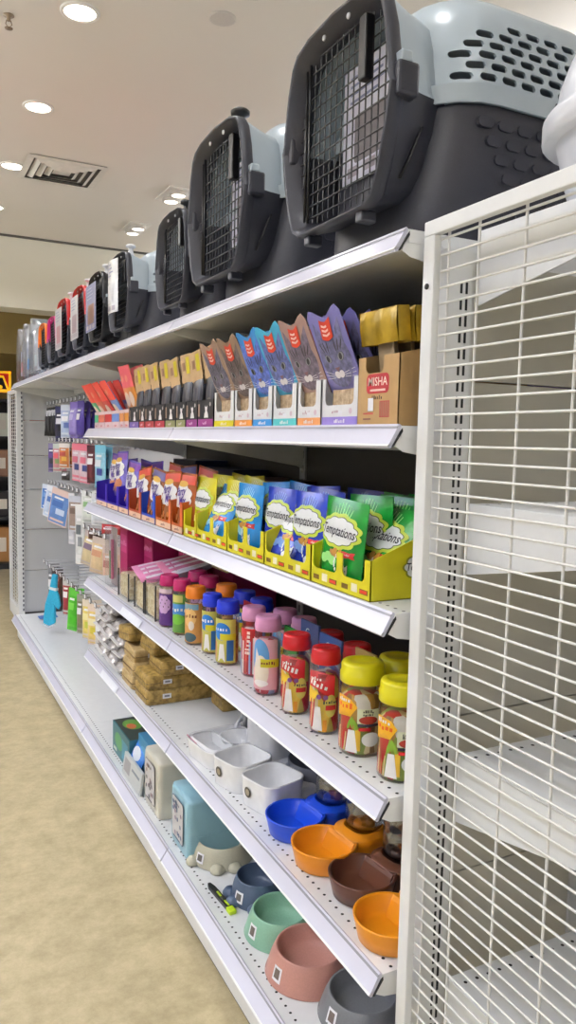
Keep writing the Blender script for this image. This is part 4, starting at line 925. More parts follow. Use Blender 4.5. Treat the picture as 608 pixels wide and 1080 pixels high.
def shelf_four():
    z = LV[3]
    yl, rd, pk, bu, og, mg = (mat('lid_yellow', (214, 204, 20), .32), mat('lid_red', (186, 18, 28), .32), mat('lid_pink', (206, 140, 180), .35), mat('lid_blue', (24, 50, 196), .32), mat('lid_orange', (226, 124, 20), .35), mat('lid_magenta', (176, 24, 96), .35))
    st = (1, 1, .25)
    cm = vor('sachet_mix', [(196, 150, 70), (226, 206, 150), (150, 170, 60), (190, 50, 40), (230, 226, 214), (150, 110, 60)], 45, stretch=st)
    cr = vor('red_sachet_mix', [(196, 30, 36), (226, 190, 60), (226, 214, 196), (160, 40, 40), (190, 170, 60)], 50, stretch=st)
    cp = vor('pink_sachet_mix', [(206, 130, 150), (196, 60, 70), (226, 206, 206), (140, 150, 190)], 50, stretch=st)
    cb = vor('mixed_biscuit', [(176, 110, 50), (206, 150, 80), (150, 90, 50), (196, 180, 100)], 70)
    jar('yellow lidded treat jar nearest the mesh panel, partly cut by it', .850, 1.167, .043, .192, yl, pr_yellow, cm)
    jar('yellow lidded treat jar standing left of the nearest jar', .848, 1.302, .046, .192, yl, pr_yellow, cm)
    jar('slim red lidded treat jar beside the yellow lidded jars', .833, 1.428, .033, .190, rd, pr_red, cr, .034)
    jar('slim red lidded treat jar beside the pink lidded jars', .831, 1.562, .034, .188, rd, pr_red, cr, .034)
    jar('pink lidded treat jar with the blue and pink label', .826, 1.708, .034, .20, pk, pr_pink, cp, .036)
    jar('pink lidded treat jar with red striped sticks inside', .856, 1.86, .033, .19, pk, pr_stripe, cp, .036)
    jar('blue lidded treat jar on the right, larger yellow band label', .832, 1.985, .033, .184, bu, pr_blue, cb, .036)
    jar('blue lidded treat jar beside the orange lidded jar', .832, 2.106, .030, .180, bu, pr_blue, cb, .036)
    jar('orange lidded treat jar with a tan label', .822, 2.222, .032, .182, og, pr_orange, cb, .036)
    jar('magenta lidded treat jar with a blue and green label', .822, 2.35, .029, .182, mg, pr_green, cb, .036)
    jar('magenta lidded treat jar with a violet label', .818, 2.468, .033, .178, mg, pr_violet, cp, .036)
    # jars further back
    k = 0
    for lid, pr, ct, x, ys, nm in ((yl, pr_yellow, cm, .95, (1.20, 1.32), 'yellow'), (rd, pr_red, cr, .92, (1.44, 1.56), 'red'), (pk, pr_pink, cp, .93, (1.71, 1.82), 'pink'), (bu, pr_blue, cb, .93, (1.97, 2.09), 'blue'), (og, pr_orange, cb, .92, (2.21,), 'orange'), (mg, pr_violet, cp, .92, (2.36, 2.47), 'magenta')):
        first = None
        for y in ys:
            lab = 'one of the %s lidded jars standing behind the front row' % nm
            if first is None: first = jar(lab, x, y, .034 if nm != 'yellow' else .044, .185, lid, pr, ct, .036, 'rear %s lidded jars' % nm)
            else: dup(first, lab, (x, y, z+.0005), -50, 'rear %s lidded jars' % nm)
    # hanging cards between the jars
    for k, (x, y, w, h, c, lab) in enumerate(((.862, 1.655, .07, .175, (40, 130, 50), 'green card with white text behind the pink lidded jar'), (.868, 1.925, .07, .185, (150, 24, 34), 'red card between the blue and pink lidded jars'), (.845, 1.64, .06, .10, (160, 30, 50), 'dark red packet standing beside the first slim red jar'), (.882, 1.495, .10, .19, (60, 90, 150), 'blue card between the two slim red jars'), (.885, 1.60, .09, .20, (60, 80, 130), 'blue card behind the left slim red jar'), (.90, 1.375, .08, .185, (176, 150, 90), 'tan card behind the yellow lidded jar'))):
        t = thing('backing_card', lab, 'card', (x, y, z), -90); m = MB(); m.box(-w/2, w/2, 0, .006, 0, h, ink(*c)); m.build('card', t, .001)
        p = MB(); p.text(FLAT, 'C', -w*.1, h*.86, .03, .0008, ink(220, 226, 214)); p.decal(FLAT, ell(0, h*.5, w*.28, h*.12, 14), .0007, ink(176, 170, 160)); p.rectd(FLAT, -w*.35, w*.35, h*.1, h*.2, .0007, ink(206, 190, 120)); p.build('printed_front', t)
    # zip bags of pale treats in clear wrap
    pale = vor('pale_crumbs', [(240, 230, 198), (226, 212, 172), (246, 240, 218), (214, 198, 160)], 120)
    for k, (y, w, h, lab) in enumerate(((2.60, .125, .125, 'clear box of pale treats nearest the magenta lidded jars'), (2.74, .12, .115, 'clear box of pale treats in the middle of the three'), (2.96, .15, .11, 'clear box of pale treats farthest from the jars'))):
        t = thing('treat_box', lab, 'treat box', (.79, y, z)); m = MB(); m.box(-w/2, w/2, 0, .2, .0, h, CLEAR); m.build('clear_case', t, .003)
        m = MB(); m.box(-w/2+.005, w/2-.005, .006, .195, .004, h-.012, pale); m.build('contents', t, .01)
        m = MB(); m.box(w/2-.003, w/2+.001, -.001, .004, 0, h, ink(60, 58, 60)); m.box(-w/2-.001, -w/2+.003, -.001, .004, 0, h, ink(60, 58, 60)); m.build('edge_strip', t)
    # pink and silver packs lying on the boxes
    for k, (y, x, zz, c, rx, ry, lab) in enumerate(((2.80, .80, .118, (214, 130, 176), 8, 14, 'pink foil pack lying across the clear treat boxes'), (2.68, .86, .150, (200, 110, 150), 16, 12, 'pink foil pack lying behind the front pink one'), (2.56, .82, .135, (206, 208, 222), 20, -20, 'silver striped pack beside the magenta lidded jar'), (2.44, .98, .19, (176, 170, 120), 25, 0, 'olive striped pack lying behind the magenta lidded jars'))):
        b, S = pouch_mesh(.17, .24, .03, mat('pack_%d_%d_%d' % c, c, .28, noise=.1, bump=.2)); r = b.build('treat_pack'); p = MB()
        for i in range(4): p.rectd(S, -.06+.036*i, -.045+.036*i, .02, .22, .0008, ink(236, 226, 236), 2, 6)
        p.build('printed_front', r); pose(r, (x, y, z+zz), -90, -90+rx, ry*0); tag(r, lab, 'pack'); r.rotation_euler = (R(-84+rx*.4), R(ry), R(-90))
    # magenta boxes
    mgb = mat('magenta_carton', (150, 20, 84), .45)
    for k, (y, x, w, h, lab) in enumerate(((3.12, .835, .11, .26, 'magenta carton standing nearest the peg hooks'), (2.99, .90, .12, .25, 'magenta carton behind the farthest treat box'), (2.80, 1.0, .22, .24, 'wide magenta carton in the shade behind the pink packs'), (2.55, 1.05, .22, .22, 'magenta carton in the shade behind the magenta jars'))):
        t = thing('treat_carton', lab, 'box', (x, y, z)); m = MB(); m.box(-w/2, w/2, 0, .16, 0, h, mgb); m.build('body', t, .002); p = MB(); p.rectd(FLAT, -w*.4, w*.4, h*.62, h*.9, .0007, ink(176, 50, 110)); p.scrib(FLAT, 0, h*.76, .03, .0012, ink(206, 130, 170)); p.build('printed_front', t)
    t = thing('toothbrush_pack', 'tall clear pack with green and pink contents at the left end of the jar shelf', 'pack', (.80, 3.25, z))
    m = MB(); m.box(-.05, .05, 0, .03, 0, .25, CLEARW); m.build('case', t, .004); m = MB(); m.box(-.012, .006, .01, .02, .03, .15, ink(40, 150, 80)); m.box(-.01, .004, .01, .02, .15, .22, ink(230, 226, 230)); m.build('green_brush', t); m = MB(); m.box(.014, .026, .01, .02, .03, .2, ink(206, 120, 150)); m.build('pink_brush', t); m = MB(); m.box(-.048, .048, .028, .031, .002, .248, ink(206, 196, 190)); m.build('card', t)

#@@LOWER
def rounded_tray(m, w, d, h, r, t, mt, zb=.0, draft=.92, floor=.006, c=(0, 0), k=6):
    """open rounded rectangular bowl"""
    def rg(sc, z, e=0): return [(c[0]+x, c[1]+y, z) for x, y in rrect(0, d/2 if 0 else 0, w*sc-2*e, d*sc-2*e, max(r*sc-e, .004), k)]
    m.loft([rg(draft, zb), rg(draft*1.01, zb+.004), rg(1, zb+h-.004), rg(1, zb+h), rg(1, zb+h, t*.6), rg(1, zb+h-.003, t), rg(draft, zb+floor+.012, t), rg(draft*.96, zb+floor, t+.008)], mt, True, True, True)
def bottle(m, mt, c, r, z0, h):
    m.lathe([(r*.55, z0), (r*.95, z0+.012), (r, z0+.03), (r, z0+h*.45), (r*.93, z0+h*.5), (r, z0+h*.56), (r, z0+h*.85), (r*.8, z0+h*.96), (0, z0+h)], mt, 28, c, cap0=False, cap1=False)

def shelf_five():
    z = LV[4]+.0005
    wp = mat('glossy_white_plastic', (232, 232, 232), .25)
    # feeder bowls: round bowl in front, dock with clear bottle behind
    def feeder(label, x, y, rgb, s=1.0, yaw=-84):
        t = thing('water_feeder', label, 'pet feeder', (x, y, z), yaw); t.scale = (s, s, s*.84); mt = mat('feeder_%d_%d_%d' % rgb, rgb, .3, noise=.03)
        m = MB(); m.lathe([(.060, 0), (.066, .004), (.072, .035), (.077, .058), (.0775, .062), (.074, .063), (.070, .058), (.064, .022), (.052, .012), (0, .010)], mt, 44, cap1=False); m.build('bowl', t)
        m = MB(); y0 = .108
        def rg(k, zz, dy=0): return [(x*k, y0+dy+yy*k, zz) for x, yy in rrect(0, 0, .118, .120, .045, 6)]
        m.loft([rg(.90, 0), rg(.93, .004), rg(1.0, .052), rg(1.0, .060), rg(.97, .064), rg(.80, .066, .006), rg(.74, .072, .008), rg(.70, .072, .008), rg(.68, .064, .008)], mt, True, True, True)
        m.extr_x([(.044, .052), (.050, .062), (.062, .062), (.062, .012), (.028, .012)], -.048, .048, mt)
        m.build('dock', t)
        m = MB(); bottle(m, clear('bottle_plastic', (.74, .76, .78), gl=.24), (0, y0+.010), .046, .066, .165); m.build('bottle', t)
        m = MB(); m.lathe([(.026, .066), (.026, .078), (.020, .082)], mt, 24, (0, y0+.010)); m.build('cap', t)
        return t
    feeder('blue water feeder with round bowl in front of a clear bottle', .868, 1.617, (16, 70, 206), .98)
    feeder('orange water feeder between the blue and brown ones', .864, 1.467, (226, 140, 20), 1.0)
    feeder('brown water feeder between the two orange ones', .878, 1.325, (88, 50, 34), .96)
    feeder('orange water feeder nearest the mesh panel', .848, 1.175, (228, 146, 22), .96)
    # white single bowls with a round sticker
    first = None
    for x, y, lab in ((.860, 1.928, 'square white bowl with round sticker beside the white twin tray'), (.882, 1.778, 'square white bowl with round sticker beside the blue feeder')):
        if first is None:
            t = first = thing('pet_bowl', lab, 'pet bowl', (x, y, z), -75)
            m = MB(); rounded_tray(m, .138, .138, .080, .035, .006, wp, draft=.93); m.build('bowl', t)
            m = MB(); m.decal(lambda u, v, o: (u-.02, -.0685-o-(v-.04)*.06, v), ell(0, .044, .013, .015, 18), .0014, ink(70, 64, 58)); m.decal(lambda u, v, o: (u-.02, -.0685-o-(v-.04)*.06, v), ell(0, .044, .008, .009, 14), .002, ink(150, 140, 120)); m.build('sticker', t)
            m = MB(); m.extr_z([(a, b+.12) for a, b in rrect(0, 0, .085, .11, .02)], 0, .035, wp); m.build('dock', t, .008)
        else: dup(first, lab, (x, y, z), -75)
    # twin tray with upright tower
    t = thing('twin_feeder', 'white twin bowl feeding tray with upright bottle tower', 'pet feeder', (.885, 2.12, z), -84)
    m = MB(); rounded_tray(m, .19, .20, .055, .045, .006, wp, draft=.93); m.build('tray', t)
    m = MB(); m.loft([[(x, y, .05+.008*k) for x, y in rrect(-.0, -.045, .17-.012*k, .09-.012*k, .03)] for k in (0, 1)], wp, True); m.box(-.09, .09, -.002, .006, .012, .05, wp); m.build('divider', t, .003)
    m = MB(); m.lathe([(.035, .010), (.06, .050), (.064, .054), (.058, .052), (.033, .014)], wp, 30, (0, .05), cap1=True); m.build('round_bowl', t)
    m = MB(); m.decal(lambda u, v, o: (u, v, .0562+o), [(-.085, -.085), (-.08, -.093), (.0, -.098), (.0, -.095), (-.078, -.089)], .0004, ink(206, 130, 150)); m.build('pink_edge', t)
    t = thing('white_feeder_tower', 'tall white feeder tower standing behind the square white bowls', 'pet feeder', (1.0, 2.03, z), -80)
    m = MB(); m.loft([[(x, y, zz) for x, y in rrect(0, 0, w, .10, .025)] for zz, w in ((0, .15), (.005, .155), (.17, .15), (.19, .14), (.196, .12))], wp, True, True, True); m.build('tower', t)
    m = MB(); m.lathe([(.016, 0), (.016, .003)], ink(130, 124, 116), 18); m.v = [(a, -.051-c, .135+b) for a, b, c in m.v]; m.build('badge', t)
    t = thing('white_feeder_tower', 'slim white bottle post rising behind the twin tray', 'pet feeder', (.985, 2.20, z), -80)
    m = MB(); m.box(-.045, .045, -.04, .04, 0, .03, wp); m.build('foot', t, .01); m = MB(); m.lathe([(.012, .03), (.012, .27), (.02, .28), (.02, .30)], wp, 18); m.build('post', t); m = MB(); m.tube([(0, -.03, .028), (0, -.033, .06), (0, -.015, .075), (0, 0, .07)], .007, wp, 10); m.build('spout', t)
    t = thing('pet_bowl', 'dark grey bowl in shade behind the square white bowls', 'pet bowl', (1.06, 1.84, z), -90)
    gy = mat('slate_grey_bowl', (96, 98, 106), .4); m = MB(); m.lathe([(.075, 0), (.085, .01), (.09, .07), (.086, .072), (.078, .02), (0, .016)], gy, 36, cap1=False); m.build('bowl', t); m = MB(); m.lathe([(.088, .0), (.092, .006), (.088, .012)], gy, 36, cap0=False, cap1=False); m.build('foot_ring', t)
    # golden packs in stacks
    gold = mat('golden_floral_pack', (120, 96, 40), .42, scale=55, rgb2=(176, 146, 80), bump=.25, detail=6, thr=(.35, .62)); tan = mat('tan_floral_pack', (160, 134, 86), .42, scale=60, rgb2=(196, 172, 124), bump=.2, detail=5)
    def brick(label, loc, w, d, h, mt, rz=-90, ry=0, rx=0, grp=None):
        t = thing('litter_pack', label, 'pack', loc, rz, grp, rx, ry)
        rnd = random.Random(int(loc[1]*1000+loc[2]*777)); m = MB()
        def rg(sc, zz, j): return [(x*sc+rnd.uniform(-j, j), d/2+y*sc+rnd.uniform(-j, j), zz) for x, y in rrect(0, 0, w, d, .009, 3)]
        m.loft([rg(.96, 0, .001), rg(.995, h*.08, .0015), rg(1.0, h*.5, .0025), rg(.99, h*.92, .0015), rg(.96, h, .001)], mt, True, True, True); m.build('pack', t)
        p = MB(); p.rectd(lambda u, v, o: (w/2+.004+o, u, v), d*.18, d*.28, h*.4, h*.72, 0, PAPER); p.rectd(lambda u, v, o: (w/2+.004+o, u, v), d*.20, d*.26, h*.5, h*.62, .0006, ink(120, 120, 130)); p.build('sticker', t)
        p = MB(); p.box(-w/2-.001, w/2+.001, -.003, d*.3, h*.47, h*.5, ink(110, 88, 50)); p.build('seam', t)
        return t
    b1 = (.782, 2.715, z)
    brick('bottom golden pack of the front stack beside the white tray', (.79, 2.715, z), .16, .33, .056, gold)
    brick('second golden pack from the bottom of the front stack', (.792, 2.715, z+.056), .16, .33, .052, gold)
    brick('third golden pack of the front stack, set back a little', (.84, 2.70, z+.109), .16, .30, .050, gold)
    brick('golden pack on top of the front stack, jutting left', (.83, 2.77, z+.163), .17, .32, .055, gold, ry=-3)
    brick('bottom tan pack of the left stack beside the foil bags', (.79, 2.905, z), .15, .30, .052, tan)
    brick('second tan pack of the left stack beside the foil bags', (.794, 2.905, z+.052), .15, .30, .052, tan)
    brick('third tan pack of the left stack', (.80, 2.91, z+.104), .15, .30, .05, tan, ry=2)
    brick('tan pack wedged above the left stack below the jar shelf', (.80, 2.98, z+.160), .17, .30, .06, gold, ry=-9)
    brick('small tan pack standing at the foot of the front stack', (1.02, 2.53, z), .12, .14, .10, gold)
    # silvery foil bags in a pile
    sil = mat('silver_foil_bag', (104, 96, 90), .25, metal=.25, scale=24, rgb2=(214, 208, 204), bump=.8, detail=6, thr=(.35, .65)); n = 0; fb = None
    spots = [(.80, 3.06, .0, 'lowest silver bag, right end of the heap'), (.80, 3.20, .0, 'lowest silver bag, middle of the heap'), (.80, 3.36, .0, 'lowest silver bag, left end by the shelf edge'), (.802, 3.08, .05, 'second tier silver bag at the right of the heap'), (.802, 3.22, .05, 'second tier silver bag mid heap'), (.80, 3.38, .05, 'second tier silver bag at the left of the heap'), (.805, 3.10, .10, 'third tier silver bag at the right of the heap'), (.80, 3.25, .10, 'third tier silver bag mid heap'), (.80, 3.40, .10, 'third tier silver bag at the left of the heap'), (.805, 3.14, .15, 'silver bag on the upper right of the heap'), (.80, 3.32, .15, 'silver bag on the upper left of the heap'), (.805, 3.26, .20, 'topmost silver bag of the heap')]
    for x, y, dz, lab in spots:
        if fb is None:
            b, S = pouch_mesh(.145, .24, .052, sil, nx=14, ny=16); rnd = random.Random(5); b.v = [(a+rnd.uniform(-.002, .002), c+rnd.uniform(-.003, .003), d) for a, c, d in b.v]; fb = b.build('foil_bag'); p = MB()
            p.rectd(lambda u, v, o: S(u, v, o+.003), -.03, .03, .08, .15, 0, ink(206, 204, 200), 6, 6); p.build('sticker', fb)
            p = MB(); p.box(-.07, .07, -.002, .002, -.012, .004, ink(226, 224, 222)); p.build('crimp', fb); tag(fb, lab, 'bag'); o = fb
        else: o = dup(fb, lab, (0, 0, 0))
        pose(o, (x-.005+random.uniform(-.006, .006), y, z+.026+dz), -90, -90+random.uniform(-3, 3), random.uniform(-5, 5))

def base_shelf():
    z = ZB+.0005
    def bowl(label, x, y, r, h, rgb, kind, s=1.0):
        mt = mat('bowl_%d_%d_%d' % rgb, rgb, .4, noise=.06, scale=260); t = thing('pet_bowl', label, 'pet bowl', (x, y, z), -58)
        m = MB()
        m.lathe([(r*.97, 0), (r, .003), (r*.995, .008), (r*.90, h*.62), (r*.80, h*.96), (r*.78, h), (r*.75, h), (r*.73, h*.95), (r*.66, h*.5), (r*.58, h*.32), (r*.3, h*.27), (0, h*.26)], mt, 52, cap1=False); b = m.build('bowl', t)
        if kind == 'paw':
            for k, a in enumerate((-150, -118, -62, -30, 62, 118)):
                m = MB(); ca, sa = math.cos(R(a)), math.sin(R(a)); q = .020*s
                m.lathe([(q*.9, 0), (q*1.15, .004), (q*1.15, .012*s), (q*.8, .022*s), (q*.3, .0255*s), (0, .026*s)], mt, 20, (ca*r*1.0, sa*r*1.0), cap1=False); m.build('toe', t)
            m = MB(); f = lambda u, v, o: ((r*.94-(v*.27)+o+.008)*math.sin(u/r), -(r*.94-(v*.27)+o+.008)*math.cos(u/r), v)
            m.rectd(f, -.034, -.002, .016, .045, .0022, PAPER, 3); m.rectd(f, -.028, -.008, .022, .040, .0029, ink(96, 92, 90), 3); m.build('sticker', t)
        else:
            f = lambda u, v, o: ((r*(1-.175*v/h)+o)*math.sin(u/r), -(r*(1-.175*v/h)+o)*math.cos(u/r), v)
            m = MB(); m.rectd(f, -.058, -.026, .016, .05, .0016, PAPER, 3); m.rectd(f, -.052, -.032, .023, .045, .0022, ink(96, 84, 80), 3); m.build('sticker', t)
            m = MB(); m.lathe([(r*1.005, 0), (r*1.02, .003), (r*1.005, .007)], mt, 52, cap0=False, cap1=False); m.build('foot_ring', t)
        return t
    bowl('beige paw shaped pet bowl beside the blue litter pack', .905, 2.18, .100, .062, (186, 182, 160), 'paw')
    bowl('navy blue paw shaped pet bowl beside the green bowl', .918, 1.93, .082, .068, (66, 82, 106), 'paw')
    bowl('sage green round pet bowl between navy and pink bowls', .905, 1.757, .098, .068, (130, 176, 150), 'round')
    bowl('dusty pink round pet bowl, largest one on the base shelf', .902, 1.588, .110, .070, (186, 134, 122), 'round')
    bowl('dark grey round pet bowl cut by the bottom picture edge', .945, 1.405, .104, .062, (110, 112, 116), 'round')
    # marker
    t = thing('cutter_knife', 'black and lime green cutter knife lying on the base shelf', 'knife', (.811, 1.963, z), 4)
    m = MB(); m.extr_z([(-.009, -.072), (.009, -.072), (.009, .05), (.004, .075), (-.005, .075), (-.009, .06)], .0, .012, BLACK); m.build('handle', t, .002)
    m = MB(); m.box(-.011, .011, -.085, -.058, -.0, .0125, ink(190, 220, 30)); m.build('end_cap', t, .003)
    m = MB(); m.box(-.003, .003, -.056, .02, .012, .0145, ink(170, 200, 30)); m.box(-.006, .006, -.03, -.012, .012, .018, ink(60, 60, 60)); m.build('slider', t, .001)
    # litter packs
    def litter(label, x, y, w, h, d, c, c2, pic):
        mt = mat('pack_film_%d_%d_%d' % c, c, .3, noise=.05, scale=12, bump=.12); t = thing('litter_pack', label, 'litter pack', (x, y, z)); m = MB()
        def rg(sx, sy, zz): return [(a*sx, d/2+b*sy, zz) for a, b in rrect(0, 0, w, d, .018, 5)]
        m.loft([rg(.95, .97, 0), rg(.99, .99, .012), rg(1.01, 1.0, h*.3), rg(.985, .99, h*.42), rg(1.005, 1.0, h*.6), rg(.99, .99, h*.94), rg(.96, .97, h)], mt, True, True, True); m.build('pack', t)
        p = MB(); S = lambda u, v, o: (u, -.002-o, v); p.decal(S, rrect(-.004, h*.52, w*.62, h*.72, .012), .0008, ink(*c2)); p.decal(S, rrect(-.004, h*.52, w*.58, h*.69, .010), .0014, ink(206, 204, 204))
        rnd = random.Random(int(y*100))
        for i in range(16):
            u, v = rnd.uniform(-w*.24, w*.22), h*rnd.uniform(.24, .8); p.decal(S, ell(u, v, w*.045, h*.035, 9, rnd.random()*3), .0018+.0001*i, ink(*pic[i % len(pic)]))
        p.scrib(S, -.004, h*.79, .019, .004, ink(*c2), n=5); p.rectd(S, -w*.2, w*.16, h*.19, h*.215, .004, ink(*c2)); p.build('printed_front', t)
        p = MB(); p.extr_y([(w/2+.003, h*.40), (w/2+.0045, h*.405), (w/2+.003, h*.41)], .03, d-.03, mt); p.build('seam', t)
        return t
    litter('cream litter pack with a framed print on its front', .787, 2.565, .185, .205, .27, (206, 202, 186), (96, 84, 84), ((110, 100, 110), (140, 110, 110), (80, 80, 90)))
    litter('pale blue litter pack with a framed print on its front', .790, 2.27, .175, .195, .30, (146, 188, 202), (70, 90, 120), ((70, 90, 130), (150, 130, 150), (100, 120, 150)))
    # dark carton and loose packets
    t = thing('product_carton', 'dark teal carton with a green picture, lying left of the cream litter pack', 'box', (.80, 3.03, z)); m = MB(); m.box(-.13, .13, 0, .2, .0, .13, ink(44, 104, 116)); m.build('carton', t, .002)
    p = MB(); T = lambda u, v, o: (u, v, .1305+o); p.decal(T, [(-.125, .005), (.125, .005), (.125, .195), (-.125, .195)], 0, ink(40, 50, 44)); p.decal(T, ell(-.04, .06, .06, .04, 16), .0006, ink(90, 150, 50)); p.decal(T, ell(-.02, .05, .03, .02, 14), .0012, ink(196, 100, 50)); p.decal(T, ell(.06, .13, .04, .03, 14), .0006, ink(80, 70, 40)); p.build('lid_print', t)
    p = MB(); p.decal(FLAT, ell(-.03, .07, .06, .035, 16), .0008, ink(80, 150, 90)); p.rectd(FLAT, .02, .11, .02, .1, .0008, ink(60, 140, 170)); p.rectd(FLAT, -.11, -.06, .015, .03, .0009, ink(200, 206, 190)); p.build('printed_front', t)
    t = thing('product_carton', 'blue upright box standing between the dark teal carton and cream pack', 'box', (.83, 2.80, z)); m = MB(); m.box(-.075, .075, 0, .18, 0, .17, ink(60, 130, 170)); m.build('carton', t, .002); p = MB(); p.decal(FLAT, ell(0, .1, .05, .04, 16), .0008, ink(90, 160, 200)); p.rectd(FLAT, -.06, .06, .02, .05, .0008, ink(40, 90, 130)); p.build('printed_front', t)
    b, S = pouch_mesh(.12, .14, .03, mat('blue_pouch', (80, 140, 220), .25, noise=.15, bump=.3)); r = b.build('treat_pouch'); p = MB(); p.decal(S, ell(0, .08, .04, .025, 14), .001, ink(226, 232, 240), 4); p.rectd(S, -.05, .05, .02, .04, .001, ink(200, 214, 236), 6, 2); p.build('printed_front', r); tag(pose(r, (.798, 2.86, z+.02), -90, -22, 10), 'blue pouch leaning against the upright blue box', 'pouch')
    t = thing('leaflet_pack', 'grey white flat packet leaning against the cream litter pack', 'pack', (.775, 2.80, z+.002), -90, None, -9, 0); m = MB(); m.box(-.12, .12, 0, .012, 0, .085, ink(196, 200, 200)); m.build('packet', t, .002); p = MB(); p.rectd(FLAT, -.10, -.02, .02, .07, .0008, ink(150, 150, 156)); p.rectd(FLAT, .0, .1, .05, .06, .0008, ink(120, 130, 140)); p.build('printed_front', t)
    b, S = pouch_mesh(.10, .13, .012, ink(70, 120, 190)); r = b.build('treat_pouch'); p = MB(); p.rectd(S, -.03, .03, .04, .09, .0008, ink(206, 214, 230), 4, 4); p.build('printed_front', r); tag(pose(r, (.90, 5.70, z+.008), -90, -88, 0), 'small blue packet lying alone at the far end of the base shelf', 'packet')

#@@PEGS
def pegs():
    hk = None; wire = mat('peg_wire', (206, 206, 210), .3, metal=.5); tagm = clear('tag_plastic', (.9, .9, .92), gl=.2)
    def hook(y, z, ln, lab, grp):
        nonlocal hk
        key = ln
        if hk is None: hk = {}
        if key not in hk:
            t = thing('peg_hook', lab, 'hook', (XBK, y, z), -90, grp)
            m = MB(); m.tube([(0, -.002, 0), (0, -ln+.02, .0), (0, -ln, .012), (0, -ln-.004, .025)], .0032, wire, 6); m.tube([(0, -.002, .02), (0, -ln-.004, .026)], .0022, wire, 6); m.build('arm', t)
            m = MB(); m.box(-.02, .02, -ln-.010, -ln-.006, .008, .038, tagm); m.box(-.017, .017, -ln-.0105, -ln-.0102, .012, .034, PAPER); m.build('price_tag', t)
            m = MB(); m.box(-.03, .03, -.006, 0, -.02, .035, wire); m.build('back_plate', t, .001); hk[key] = t; return t
        return dup(hk[key], lab, (XBK, y, z), -90, grp)
    def pack(label, y, z, w, h, c, hc=None, t=.012, x=.97, n=1, ry=0, pic=None, name='hanging_pack', cat='pack', rz=-56):
        """carded pack hung from its header; n packs one behind another"""
        o = None
        for i in range(n):
            lab = label if i == 0 else 'spare behind the ' + ' '.join(label.split()[:12])
            if o is None:
                o = thing(name, lab, cat, (x, y, z), rz, None, 0, ry); m = MB()
                m.box(-w/2, w/2, 0, .0014, -h, 0, ink(*(hc or c))); m.build('card', o)
                b, S = pouch_mesh(w*.92, h*.78, t*2, mat('hang_%d_%d_%d' % c, c, .3, noise=.15, scale=25, bump=.1), nx=6, ny=8); b.v = [(q[0], q[1]-.0005, q[2]-h*.96) for q in b.v]; b.build('contents', o)
                p = MB(); S2 = lambda u, v, o_: (u, S(u, v, o_+.001)[1]-.0005, v-h*.96)
                for k, cc in enumerate(pic or ((230, 228, 230),)):
                    p.rectd(S2, (-.36+.25*k)*w, (.22+.12*k)*w, h*(.46-.20*k), h*(.62-.20*k), .0005+.0004*k, ink(*cc), 4)
                p.rectd(S2, -w*.36, w*.36, h*.06, h*.12, .0006, ink(*(hc or (220, 220, 224))), 4); p.rectd(S2, -w*.30, w*.2, h*.68, h*.73, .0006, ink(236, 236, 238), 4); p.build('printed_front', o)
            else: dup(o, lab, (x+.035*i, y+random.uniform(-.004, .004), z), rz, 'spares behind ' + label[:40], 0, ry+random.uniform(-3, 3))
    rows = [('top', 1.705, [4.0+.118*i for i in range(15)], .25), ('second', 1.455, [4.0+.118*i for i in range(14)], .26), ('third', 1.165, [3.75+.118*i for i in range(16)], .27), ('fourth', .985, [3.70+.12*i for i in range(6)], .29), ('lowest', .60, [3.75+.12*i for i in range(16)], .30)]
    for nm, z, ys, ln in rows:
        for i, y in enumerate(ys): hook(y, z, ln, 'one of the wire peg hooks in the %s row' % nm, 'wire peg hooks in the %s row' % nm)
    # black leads and collars, top row
    def lead(y, z, lab, c=(24, 24, 28), h=.20):
        t = thing('pet_lead', lab, 'pet lead', (.985, y, z), -50); m = MB(); mt = mat('lead_webbing_%d' % c[2], c, .6, noise=.2, scale=200)
        for sx in (-1, 1):
            m.loft([[(sx*.004+a, b, 0) for a, b in rrect(0, 0, .018, .012, .004)], [(sx*.018+a, b, -h*.35) for a, b in rrect(0, 0, .024, .018, .005)], [(sx*.02+a, b, -h*.7) for a, b in rrect(0, 0, .022, .016, .005)], [(sx*.026+a, b, -h) for a, b in rrect(0, 0, .026, .014, .005)]], mt, True, True, True)
        m.build('strap', t); m = MB(); m.box(-.014, .014, -.012, -.008, -.06, -.02, ink(206, 206, 210)); m.build('label_tag', t); m = MB(); m.lathe([(.008, -.004), (.011, 0), (.008, .004), (.006, 0)], CHROME, 14, cap0=False, cap1=False); m.build('ring', t)
    for y, lab in ((5.72, 'farthest black pet lead of the top peg row'), (5.62, 'second black pet lead from the far end of the top row'), (5.50, 'black pet lead in the middle of the top row leads'), (5.40, 'fourth black pet lead of the top peg row'), (5.30, 'nearest plain black pet lead of the top row')): lead(y, 1.70, lab)
    pack('navy and black boxed lead with white lettering', 5.19, 1.695, .10, .23, (30, 30, 56), (40, 40, 90), pic=((220, 220, 226), (16, 16, 20)), n=2)
    pack('pale blue and white carded pack beside the purple boxes', 5.0, 1.70, .10, .21, (170, 186, 214), (206, 214, 226), pic=((236, 236, 240), (90, 110, 170)), n=2)
    pack('tall lilac boxed pack left of the dark violet one', 4.78, 1.71, .12, .22, (150, 136, 200), (140, 120, 196), t=.02, pic=((190, 180, 220),), n=3, rz=-80)
    pack('dark violet boxed pack next to the red topped pouches', 4.58, 1.71, .10, .22, (70, 54, 140), (84, 66, 150), t=.02, n=3, rz=-80)
    # second row
    pack('dark purple toy pack at the far end of the second peg row', 5.52, 1.45, .07, .20, (50, 44, 96), (120, 110, 150), pic=((90, 60, 130), (24, 22, 30)), n=2)
